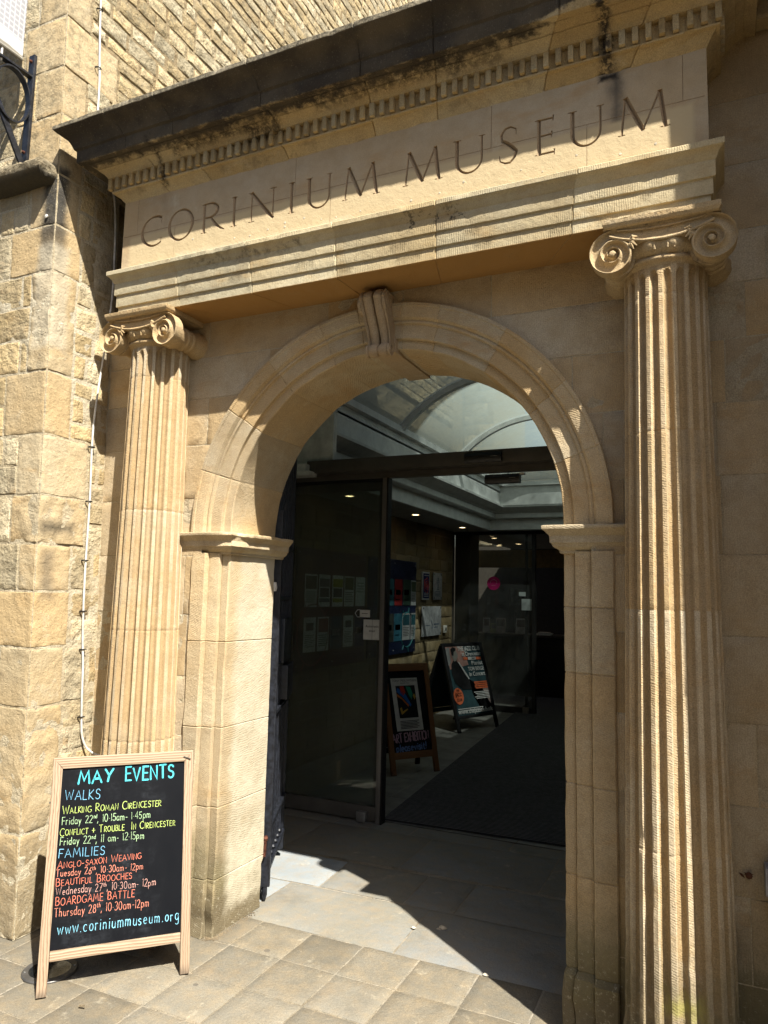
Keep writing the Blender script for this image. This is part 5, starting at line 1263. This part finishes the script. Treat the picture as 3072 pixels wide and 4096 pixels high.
mb = MB(); mb.box(0.22, 0.60, -.012, .03, 1.24, 1.50, Matrix(((gd.x, gn.x, 0, g0.x), (gd.y, gn.y, 0, g0.y), (0, 0, 1, 0), (0, 0, 0, 1))), .003); mb.build('lock_plate', plain('blue_black_plate', (0.016, 0.020, 0.028), .35), gate)
mb = MB(); mb.lathe([(.020, -.03), (.022, 0), (.022, .05), (.018, .055)], (-.862, .438, .27), 'z', 12); mb.tube([(-.885, .432, .25), (-.880, .425, .30), (-.860, .428, .335), (-.845, .45, .33)], .016, 8); mb.build('hinge', M_rust, gate)
mb = MB(); mb.lathe([(.020, 0), (.024, .02), (.020, .05)], (-.862, .44, 1.66), 'z', 12); mb.build('hinge', M_white, gate)
mb = MB(); mb.lathe([(.006, 0.0), (.014, .03), (.014, .075)], (-.862, .475, 0), 'z', 8); mb.build('pivot', M_iron, gate)

# ------------------------------------------------------------------ glass doors
def glassm(name, tint=(0.80, 0.84, 0.82), refl=1.0):  # thin pane; a grey diffuse film stands in for reflected haze
    s = NT(name)
    tr = s.n('BsdfTransparent', {0: (*tint, 1)}).outputs[0]; gl_ = s.n('BsdfGlossy', {0: (refl, refl, refl, 1), 'Roughness': 0.0}).outputs[0]
    fr_ = s.n('Fresnel', {0: 1.5}).outputs[0]
    df = s.n('BsdfDiffuse', {0: (.42, .44, .41, 1)}).outputs[0]; tr = s.n('MixShader', {0: s.ramp(s.noise(2.5, 6.0, .7), .3, .8, .045, .12), 1: tr, 2: df}).outputs[0]
    s.t.links.new(s.n('MixShader', {0: s.math('MULTIPLY', fr_, 1.6, clamp=True), 1: tr, 2: gl_}).outputs[0], s.out.inputs[0]); return s.m
M_glass = glassm('door_glass', (0.78, 0.82, 0.79))
M_alu = plain('bronze_aluminium', (0.115, 0.105, 0.09), 0.45, 0.2, 0.4, 0.08, 6.0)
M_alu_l = plain('grey_aluminium', (0.20, 0.185, 0.165), 0.4, 0.3, 0.4, 0.06, 6.0)
M_gask = plain('black_gasket', (0.008, 0.008, 0.008), 0.7)
ds = thing('glass_door_screen', 'bronze framed automatic glass doors with header beam just behind the arch', 'glass door', (-0.9, 2.0, 0))
mb = MB(); mb.box(-1.525, 1.60, 1.86, 2.03, 2.592, 2.69, bev=.004); hd_ = mb.build('header', M_alu, ds)
mb = MB(); mb.box(-2.3, 1.60, 1.965, 2.02, 2.545, 2.590); mb.build('track', M_alu, ds)
mb = MB(); mb.box(-.905, -.870, 1.955, 2.035, 0, 2.545, bev=.003); mu = mb.build('mullion', M_alu_l, ds)
mb = MB(); mb.box(-.8695, -.858, 1.96, 2.03, 0, 2.545); mb.build('edge_gasket', M_gask, mu)
leaf = bpy.data.objects.new('sliding_leaf', None); C.objects.link(leaf); leaf.parent = ds; leaf['origin'] = ds['origin']
mb = MB(); mb.box(-1.80, -.912, 2.045, 2.060, 0.02, 2.545); mb.build('glass', M_glass, leaf)
mb = MB(); mb.box(-.968, -.920, 2.040, 2.066, 0.02, 2.545); mb.build('stile', M_alu, leaf)
mb = MB(); mb.box(-1.80, -.968, 2.040, 2.066, 0.02, .10); mb.build('rail', M_alu, leaf); mb = MB(); mb.box(-1.8, -.968, 2.040, 2.066, 2.46, 2.545); mb.build('rail', M_alu, leaf)
mb = MB(); mb.box(-2.3, -.907, 1.985, 1.997, 0.11, 2.52); mb.build('fixed_glass', M_glass, ds)
mb = MB(); mb.box(-2.3, -.907, 1.97, 2.015, 0.012, .112, bev=.003); mb.build('rail', M_alu, ds)
mb = MB(); mb.box(-2.3, -.907, 1.975, 2.01, 2.525, 2.545); mb.build('glazing_bead', M_gask, ds)
mb = MB(); mb.box(-1.046, -.972, 1.925, 1.968, 0.006, .078, bev=.004); mb.build('floor_guide', plain('cast_aluminium', (.33, .32, .30), .4, .5), ds)
def sensor(x0, x1, y0, y1, z0, z1):
    mb = MB(); n = 10
    prof = [(y1, z0), (y0 + .012, z0), (y0, z0 + .018), (y0, z1 - .025), (y0 + .02, z1), (y1, z1)]
    mb.prism(prof, lambda u, v, d: (x0 + d, u, v), x1 - x0)
    mb.mi = 1; mb.box(x1 - .075, x1 - .028, y0 - .001, y0 + .004, z1 - .034, z1 - .031)
    return mb.build('motion_sensor', [M_blackpl, plain('sensor_mark', (.3, .3, .3), .5)], ds)
sensor(-.212, .058, 1.825, 1.86, 2.598, 2.668); sensor(-.125, .132, 2.04, 2.10, 2.478, 2.545)
mb = MB(); mb.box(.132, .165, 2.045, 2.09, 2.535, 2.547); mb.build('sensor_cable_cover', M_white, ds)
sg = MB()
sg.box(-1.050, -.907, 1.981, 1.9835, 1.316, 1.466)
sg.mi = 1
text_mesh(sg, 'Automatic', .0265, lambda x, y: (-.976 + x, 1.979, 1.408 + y), 'CENTER', bold=.008); text_mesh(sg, 'door', .0265, lambda x, y: (-.976 + x, 1.979, 1.374 + y), 'CENTER', bold=.008)
sg.box(-.9765, -.9745, 1.9792, 1.9797, 1.316, 1.466)
sg.build('door_notice', [pp('notice_white', (.56, .56, .53)), pp('notice_black', (.01, .01, .01))], ds)
sg = MB(); sg.box(-1.083, -.998, 1.981, 1.983, 1.483, 1.537); sg.mi = 1; sg.box(-1.066, -1.015, 1.9795, 1.980, 1.508, 1.512); sg.mi = 0
ribbon(sg, [(-1.083, 1.537), (-1.104, 1.537), (-1.124, 1.510), (-1.104, 1.483), (-1.083, 1.483)], .004, lambda x, y: (x, 1.981, y))
sg.build('arrow_sticker', [pp('sticker_white', (.56, .56, .53)), pp('sticker_black', (.01, .01, .01))], ds)
# second doors
d2 = thing('glass_door_screen', 'black framed glass door screen with pink round sticker at the end of the hall', 'glass door', (-1.1, 7.6, 0))
mb = MB(); mb.box(-2.3, 1.5, 7.58, 7.64, 2.60, 2.645); mb.build('header', M_gask, d2)
mb = MB(); mb.box(-1.09, -1.035, 7.57, 7.63, 0, 2.60); mb.build('mullion', plain('black_aluminium', (.02, .019, .018), .4), d2)
mb = MB(); mb.box(-1.20, -1.165, 7.63, 7.66, 0, 2.60); mb.build('stile', plain('black_aluminium_stile', (.02, .019, .018), .4), d2)
mb = MB(); mb.box(-2.3, -1.09, 7.60, 7.61, 0.02, 2.60); mb.build('glass', glassm('far_glass', (.80, .82, .80), .5), d2)
mb = MB(); mb.box(-2.3, -1.09, 7.585, 7.615, 0.0, .09); mb.build('rail', plain('black_rail', (.02, .019, .018), .4), d2)
mb = MB(); mb.box(-1.245, -1.09, 7.59, 7.592, 1.48, 1.645); mb.box(-1.285, -1.185, 7.59, 7.592, 1.685, 1.745); mb.build('door_notice', pp('far_notice', (.40, .44, .43)), d2)
mb = MB(); mb.lathe([(.10, 0), (.10, .002)], (-1.67, 7.592, 1.868), 'y', 36); mb.mi = 1
ribbon(mb, [(-1.72, 1.87), (-1.71, 1.91), (-1.66, 1.925), (-1.62, 1.90), (-1.625, 1.86)], .007, lambda x, y: (x, 7.590, y)); ribbon(mb, [(-1.70, 1.835), (-1.64, 1.835)], .006, lambda x, y: (x, 7.590, y))
mb.build('round_sticker', [pp('magenta', (.42, .015, .13)), pp('sticker_outline', (.5, .2, .3))], d2)
mb = MB(); mb.box(-1.22, -1.13, 7.54, 7.58, .0, .10, bev=.004); mb.build('floor_guide', M_alu_l, d2)

# ------------------------------------------------------------------ notice boards and plaques on the hall wall
def nboard(label, y0, y1, z0, z1, mat, leaves, deco, dm):
    r = thing('notice_board', label, 'notice board', (-2.28, (y0 + y1) / 2, z0))
    mb = MB(); mb.box(-2.285, -2.262, y0, y1, z0, z1, bev=.003); bd = mb.build('panel', mat, r)
    mb = MB()
    for (cy, cz, rr) in deco:
        mb.tube([(-2.2605, cy + rr * math.cos(2 * PI * k / 30), cz + rr * math.sin(2 * PI * k / 30)) for k in range(30)], .009, 4, closed=True)
        for k in range(9):
            a = 2 * PI * k / 9; mb.tube([(-2.2605, cy + rr * math.cos(a), cz + rr * math.sin(a)), (-2.2605, cy + rr * 1.3 * math.cos(a), cz + rr * 1.3 * math.sin(a))], .008, 4)
    mb.build('printed_wheel', dm, bd)
    for (a, b, c, d, col, kind) in leaves:
        mb = MB(); mb.box(-2.2575, -2.256, a, b, c, d)
        ink = pp('leaflet_ink', (.05, .05, .05)); acc = pp('leaflet_accent', col if z0 < .92 else tuple(q * .5 for q in col))  # accents dimmed on the navy board in place of weaker light
        H = d - c; Wd = b - a
        X = -2.2545
        def bx(u0, u1, v0, v1, mi): mb.mi = mi; mb.box(X - .001, X, a + Wd * u0, a + Wd * u1, c + H * v0, c + H * v1)
        if kind == 0: bx(.06, .94, .55, .95, 2); [bx(.1, .9 - .1 * (k % 2), .45 - .06 * k, .47 - .06 * k, 1) for k in range(6)]
        elif kind == 1: bx(.2, .8, .62, .84, 1); [bx(.12, .88 - .12 * (k % 3), .48 - .055 * k, .495 - .055 * k, 1) for k in range(7)]
        elif kind == 2: bx(.0, 1, .0, 1, 2); bx(.15, .8, .4, .6, 0); bx(.15, .7, .2, .24, 1)
        elif kind == 3: bx(.05, .95, .62, .88, 2); bx(.1, .9, .3, .58, 1); bx(.05, .95, .14, .26, 2)
        else: [bx(.15, .85, .78 - .1 * k, .80 - .1 * k, 1) for k in range(4)]
        mb.build('leaflet', [pp('leaflet_paper_toned', (.86, .87, .85) if z0 < .92 else (.30, .31, .31)), ink, acc], bd)  # light level put into the paper: paler on maroon board, dimmed on navy
    mb = MB()
    for (a, b) in ((y0 + .05, z1 - .05), (y1 - .05, z1 - .05), (y0 + .05, z0 + .05), (y1 - .05, z0 + .05), ((y0 + y1) / 2, z1 - .05), ((y0 + y1) / 2, z0 + .05)): mb.lathe([(.009, -2.262), (.008, -2.256), (.004, -2.253)], (0, a, b), 'x', 10)
    mb.build('fixing_stud', plain('steel_stud', (.5, .5, .5), .3, .8), bd)
nboard('maroon notice board with two rows of leaflets seen through the fixed glass', 2.96, 4.47, 0.91, 2.10, plain('maroon_board', (.055, .010, .012), .4),
  [(3.118, 3.359, 1.52, 1.844, (.10, .10, .08), 0), (3.393, 3.622, 1.523, 1.848, (.14, .16, .17), 3), (3.672, 3.911, 1.523, 1.85, (.42, .40, .03), 3), (3.941, 4.167, 1.524, 1.848, (.12, .14, .06), 0), (4.21, 4.439, 1.526, 1.849, (.3, .3, .3), 4),
   (3.119, 3.352, 1.082, 1.419, (.3, .3, .3), 1), (3.391, 3.62, 1.081, 1.421, (.25, .06, .04), 0), (3.664, 3.897, 1.088, 1.424, (.05, .10, .14), 2), (3.938, 4.167, 1.093, 1.427, (.1, .12, .08), 1), (4.205, 4.428, 1.088, 1.428, (.02, .04, .12), 2)], [(3.30, 1.25, .30)], plain('maroon_print', (.28, .035, .035), .6))
nboard('navy notice board with coloured leaflets right of the door mullion', 4.56, 5.99, 0.93, 2.10, plain('navy_board', (.010, .016, .045), .35),
  [(4.72, 4.95, 1.53, 1.855, (.05, .15, .18), 2), (5.0, 5.249, 1.53, 1.857, (.06, .2, .25), 2), (5.275, 5.511, 1.531, 1.855, (.40, .03, .03), 2), (5.544, 5.785, 1.532, 1.857, (.05, .10, .07), 2), (5.802, 6.04 - .07, 1.53, 1.854, (.10, .14, .08), 0),
   (4.72, 4.95, 1.09, 1.43, (.05, .10, .07), 2), (5.0, 5.249, 1.09, 1.43, (.06, .07, .06), 2), (5.271, 5.515, 1.09, 1.43, (.04, .18, .26), 2), (5.538, 5.777, 1.093, 1.43, (.03, .12, .15), 0), (5.809, 5.97, 1.092, 1.43, (.03, .12, .15), 0)], [(5.70, 1.22, .22)], plain('teal_print', (.02, .13, .14), .6))
mb = MB(); mb.box(-2.287, -2.265, 6.235, 6.485, 1.602, 1.985, bev=.003); mb.mi = 1; mb.box(-2.266, -2.263, 6.25, 6.47, 1.625, 1.965); mb.mi = 2
for rr in (.085, .05, .02):
    mb.tube([(-2.261, 6.36 + rr * math.cos(2 * PI * k / 24) * (1 + .12 * math.cos(10 * PI * k / 24)), 1.80 + 1.15 * rr * math.sin(2 * PI * k / 24) * (1 + .12 * math.cos(10 * PI * k / 24))) for k in range(24)], .006, 4, closed=True)
mb.mi = 3
for k in range(4): mb.box(-2.263, -2.261, 6.28, 6.44, (1.93 if k == 3 else 1.645 + .022 * k), (1.942 if k == 3 else 1.655 + .022 * k))
tag(mb.build('rose_plaque', [pp('plaque_white', (.5, .5, .5)), pp('plaque_navy', (.015, .02, .10)), pp('plaque_red', (.45, .08, .07)), pp('plaque_text', (.4, .4, .42))]), 'navy plaque with a red rose emblem on the hall wall', 'plaque')
def plaque(y0, y1, z0, z1, lab, logo):
    mb = MB(); mb.box(-2.275, -2.262, y0, y1, z0, z1, bev=.002); mb.mi = 1
    for a in (y0 + .03, y1 - .03):
        for b in (z0 + .025, z1 - .025): mb.lathe([(.010, -2.285), (.010, -2.258)], (0, a, b), 'x', 8)
    mb.mi = 2; cy = (y0 + y1) / 2
    if logo == 0:
        for k in range(7): rr = .03 + .02 * math.sin(k); zc_ = z1 - .09 - .025 * k; mb.tube([(-2.261, cy - rr, zc_), (-2.261, cy, zc_ + .012), (-2.261, cy + rr, zc_)], .005, 4)
        for k in range(4): mb.box(-2.2625, -2.261, y0 + .06, y1 - .06, z0 + .05 + .02 * k, z0 + .058 + .02 * k)
    else:
        mb.tube([(-2.261, cy + .03 * math.sin(k * .7), z0 + .10 + .014 * k) for k in range(9)], .005, 4)
        mb.box(-2.2625, -2.261, y0 + .12, cy - .08, z0 + .14, z0 + .15); mb.box(-2.2625, -2.261, cy + .07, y1 - .1, z0 + .15, z0 + .165); mb.box(-2.2625, -2.261, cy + .07, y1 - .14, z0 + .11, z0 + .12)
    tag(mb.build('wall_plaque', [plain('acrylic_plaque', (.40, .41, .42), .15), M_blackpl, pp('plaque_print', (.06, .09, .14))]), lab, 'plaque')
plaque(6.64, 6.98, 1.607, 1.99, 'narrow white plaque with a blue crest beside the rose plaque', 0)
plaque(6.23, 6.965, 1.107, 1.515, 'large square white plaque with a small logo under the two narrow ones', 1)
mb = MB(); mb.box(-2.288, -2.262, 7.11, 7.22, 1.13, 1.235, bev=.003); mb.mi = 1; mb.box(-2.263, -2.258, 7.145, 7.185, 1.16, 1.205); tag(mb.build('wall_switch', [M_white, M_blackpl]), 'small white switch on the hall wall right of the square plaque', 'switch')

# ------------------------------------------------------------------ fittings outside
cb = thing('cable', 'white cable clipped down the side wall and curling in beside the left column', 'cable', (-1.68, -0.15, 0.78))
def xB(z, y=0): return -1.635 - BAT * z
pts = []
for z, y in ((6.4, -.262), (6.0, -.256), (5.5, -.252), (5.0, -.246), (4.7, -.236), (4.54, -.227), (4.25, -.22), (4.05, -.15), (3.94, -.085), (3.8, -.062), (3.6, -.055), (3.3, -.058), (2.95, -.10), (2.54, -.147), (2.13, -.147), (1.72, -.155), (1.42, -.15), (1.25, -.138), (1.1, -.135), (.94, -.128), (.875, -.118)): pts.append((xB(z) + .016, y, z))
pts += [(-1.632, -.10, .825), (-1.61, -.075, .793), (-1.575, -.055, .780), (-1.53, -.046, .782), (-1.44, -.045, .786)]
def smooth(P, n=6):
    P = [Vector(p) for p in P]; out = []
    for i in range(len(P) - 1):
        a, b, c, d = P[max(0, i - 1)], P[i], P[i + 1], P[min(len(P) - 1, i + 2)]
        for k in range(n):
            t = k / n; out.append(.5 * ((2 * b) + (c - a) * t + (2 * a - 5 * b + 4 * c - d) * t * t + (3 * b - 3 * c + d - a) * t ** 3))
    return out + [P[-1]]
mb = MB(); mb.tube(smooth(pts), .0058, 8); mb.build('sheath', plain('cable_sheath', (0.58, 0.56, 0.50), .5), cb)
for z in (5.95, 4.98, 4.62, 2.42, 2.12, 1.80, 1.53, 1.33, .98):
    y = min(((abs(q[2] - z), q[1]) for q in pts))[1]
    mb = MB(); mb.tube([(xB(z) + .002, y - .016, z), (xB(z) + .022, y - .011, z + .001), (xB(z) + .0255, y, z + .002), (xB(z) + .022, y + .011, z + .001), (xB(z) + .002, y + .015, z)], .0032, 6); mb.lathe([(.0045, 0), (.0045, .010)], (xB(z) + .004, y - .016, z), 'x', 8); mb.build('clip', M_blackpl, cb)
# bracket
br = thing('sign_bracket', 'black iron scroll bracket projecting over the street above the stone sill', 'bracket', (-1.98, -0.47, 3.93))
BX = -1.985
mb = MB(); mb.box(BX - .022, BX + .022, -.480, -.462, 3.965, 4.60, bev=.002); mb.build('wall_plate', M_iron, br)
mb = MB(); mb.bar((BX, -.47, 4.47), (BX, -1.15, 4.43), .034, .012, up=(0, 0, 1)); mb.build('arm', M_iron, br)
mb = MB(); mb.bar((BX, -.484, 3.94), (BX, -.80, 4.43), .036, .012, up=(1, 0, 0)); mb.build('strut', M_iron, br)
mb = MB(); ring = [(BX, -.585 + .108 * math.cos(2 * PI * k / 40), 4.295 + .150 * math.sin(2 * PI * k / 40)) for k in range(40)]
for i in range(40):
    a, b = Vector(ring[i]), Vector(ring[(i + 1) % 40]); m_ = Vector((0, -.585, 4.295)); na = (a - Vector((BX, m_.y, m_.z))).normalized() * .0045; nb_ = (b - Vector((BX, m_.y, m_.z))).normalized() * .0045; w_ = Vector((.017, 0, 0))
    for (p, q, r, s_) in ((a + na + w_, a + na - w_, b + nb_ - w_, b + nb_ + w_), (a - na - w_, a - na + w_, b - nb_ + w_, b - nb_ - w_), (a + na + w_, b + nb_ + w_, b - nb_ + w_, a - na + w_), (a + na - w_, a - na - w_, b - nb_ - w_, b + nb_ - w_)): mb.f([mb.v(x) for x in (p, q, r, s_)])
mb.build('ring', M_iron, br)
mb = MB()
for z in (4.56, 4.02): mb.lathe([(.009, -.480), (.008, -.490), (.004, -.493)], (BX, 0, z), 'y', 8)
mb.build('bolt', M_rust, br)
s = NT('banner_mesh')
bx, by, bz = s.xyz()
gy_ = s.math('ABSOLUTE', s.math('SUBTRACT', s.math('FRACT', s.math('MULTIPLY', by, 34.0)), .5)); gz_ = s.math('ABSOLUTE', s.math('SUBTRACT', s.math('FRACT', s.math('MULTIPLY', bz, 34.0)), .5))
gm = s.ramp(s.math('MAXIMUM', gy_, gz_), .40, .46)
rd = s.math('MAXIMUM', s.box((0, -.215, .56), (.1, .006, .13), .006, .02, 20.0), s.box((0, -.16, .62), (.1, .005, .13), .006, .02, 20.0))
low = s.ramp(s.math('ADD', bz, s.math('MULTIPLY', by, -.12)), .045, .075)
colr = s.mix(gm, (.30, .30, .315), (.56, .56, .56)); colr = s.mix(s.math('MULTIPLY', low, 0.0), colr, colr); colr = s.mix(s.math('MULTIPLY', rd, .8), colr, (.42, .10, .12)); colr = s.mix(s.ramp(bz, .085, .07), colr, (.58, .58, .575)); colr = s.mix(s.ramp(s.math('ADD', bz, s.math('MULTIPLY', s.noise(12.0), .02)), .024, .010), colr, (.22, .2, .16))
s.set(Base_Color=colr, Roughness=.7); M_ban = s.m
bn = thing('hanging_banner', 'white mesh fabric banner with red marks hanging at the top left corner', 'banner', (-1.985, -0.52, 4.545))
mb = MB()
def bw_(u, v, h): 
    y = -.540 - .60 * u; z = 4.535 + 1.1 * v
    return (-1.985 + h + .003 * math.sin(u * 9 + v * 3), y, z - .035 * u)
mb.grid(lambda u, v: bw_(u, v, .004), 24, 30); mb.grid(lambda u, v: bw_(u, v, -.004), 24, 30)
mb.grid(lambda u, v: bw_(u, 0, -.004 + .008 * v), 24, 1); mb.grid(lambda u, v: bw_(0, u, -.004 + .008 * v), 30, 1)
mb.build('cloth', M_ban, bn)
mb = MB(); mb.tube([bw_(k / 12, -.004, 0) for k in range(13)], .010, 8); mb.build('hem_rod', plain('hem_dirty', (.30, .28, .23), .8), bn)
mb = MB(); mb.tube([(-1.985, -.66, 4.44), (-1.985, -.66, 4.53)], .006, 6); mb.build('tie', M_white, bn)
# recessed ground light
ul = thing('ground_light', 'round recessed ground uplight in the paving behind the chalkboard', 'ground light', (-1.27, -0.565, 0))
mb = MB(); mb.lathe([(.085, .0025), (.086, .006), (.110, .006), (.114, .001), (.114, -.01)], (-1.27, -.565, 0), 'z', 48); mb.build('rim', plain('dark_steel_rim', (.10, .095, .088), .45, .4), ul)
mb = MB(); mb.lathe([(.086, .004), (.03, .0045), (.0005, .0045)], (-1.27, -.565, 0), 'z', 40); mb.build('lens', plain('uplight_lens', (.012, .014, .015), .08, 0, .6), ul)
mb = MB()
for k in range(4): a = PI / 4 + k * PI / 2; mb.lathe([(.005, .0062), (.003, .009)], (-1.27 + .10 * math.cos(a), -.565 + .10 * math.sin(a), 0), 'z', 8)
mb.build('screw', plain('screw_steel', (.4, .4, .38), .3, .8), ul)
mb = MB(); mb.tube([(1.575, -.075, .05), (1.575, -.075, .66)], .018, 12); mb.box(1.535, 1.62, -.115, -.037, .66, .755, bev=.006); tag(mb.build('grey_pipe', plain('grey_pvc', (.30, .30, .30), .5)), 'grey plastic pipe end box low at the right edge', 'pipe')
# litter
mb = MB()
lv = [(0, 0), (.016, .007), (.034, .006), (.05, 0), (.034, -.007), (.016, -.006)]
for k, (ox, oz, an) in enumerate(((1.470, .700, .3), (1.492, .692, 2.2), (1.455, .706, -1.0))):
    mb.poly([(ox + .7 * (a * math.cos(an) - b * math.sin(an)), YW - .012 + .006 * math.sin(a * 60), oz + .7 * (a * math.sin(an) + b * math.cos(an)) * .6) for a, b in lv])
mb.lathe([(.008, -.0), (.012, -.02), (.004, -.026)], (1.487, YW, .702), 'y', 8)
tag(mb.build('dead_leaf', plain('brown_leaf', (.10, .035, .015), .8)), 'curled brown dead leaves caught on the wall right of the column', 'leaf')
rn = random.Random(9)
for (x, y, r, lab, nm, col) in ((.113, .612, .019, 'pale stone chip on the flagstone, right of the joint', 'stone_chip', (.52, .45, .33)), (.098, .596, .012, 'small crumb beside the pale stone chip', 'stone_chip', (.42, .36, .27)), (-.022, .548, .011, 'whitish crumb left of the stone chips on the flag joint', 'stone_chip', (.48, .44, .36)), (.44, .27, .012, 'pale chip on the edge of the flagstones near the bottom', 'stone_chip', (.45, .4, .32))):
    mb = MB(); mb.ball((x, y, r * .22), r, 10, (1.2, .8, .35))
    for v in mb.bm.verts: v.co += noise.noise_vector(v.co * 60) * r * .35
    tag(mb.build(nm, plain('chip', col, .9, nscale=90.0)), lab, 'stone chip')
mb = MB(); mb.bar((-.93, -.72, .008), (-.905, -.715, .012), .006, .006); tag(mb.build('twig', M_dirt), 'tiny dark twig on the paving by the left foot of the chalkboard', 'twig')
mb = MB(); mb.box(-6, 4, -6.4, -6.1, 0, 5.0)  # unseen block behind the camera, added to hold back sky light
for i in range(10):
    for j in range(1): mb.mi = 1; mb.box(-5.6 + i, -5.0 + i, -6.12, -6.085, 1.0 + 2 * j, 2.4 + 2 * j)
ob = thing('sky_blocking_building', 'unseen stone buildings across the street behind the viewer, added to block sky light', 'building', (-1, -6.2, 0))
mb.build('wall', [M_ashlar, M_glass], ob)
print('objects', len(bpy.data.objects), 'faces', sum(len(o.data.polygons) for o in bpy.data.objects if o.type == 'MESH'))
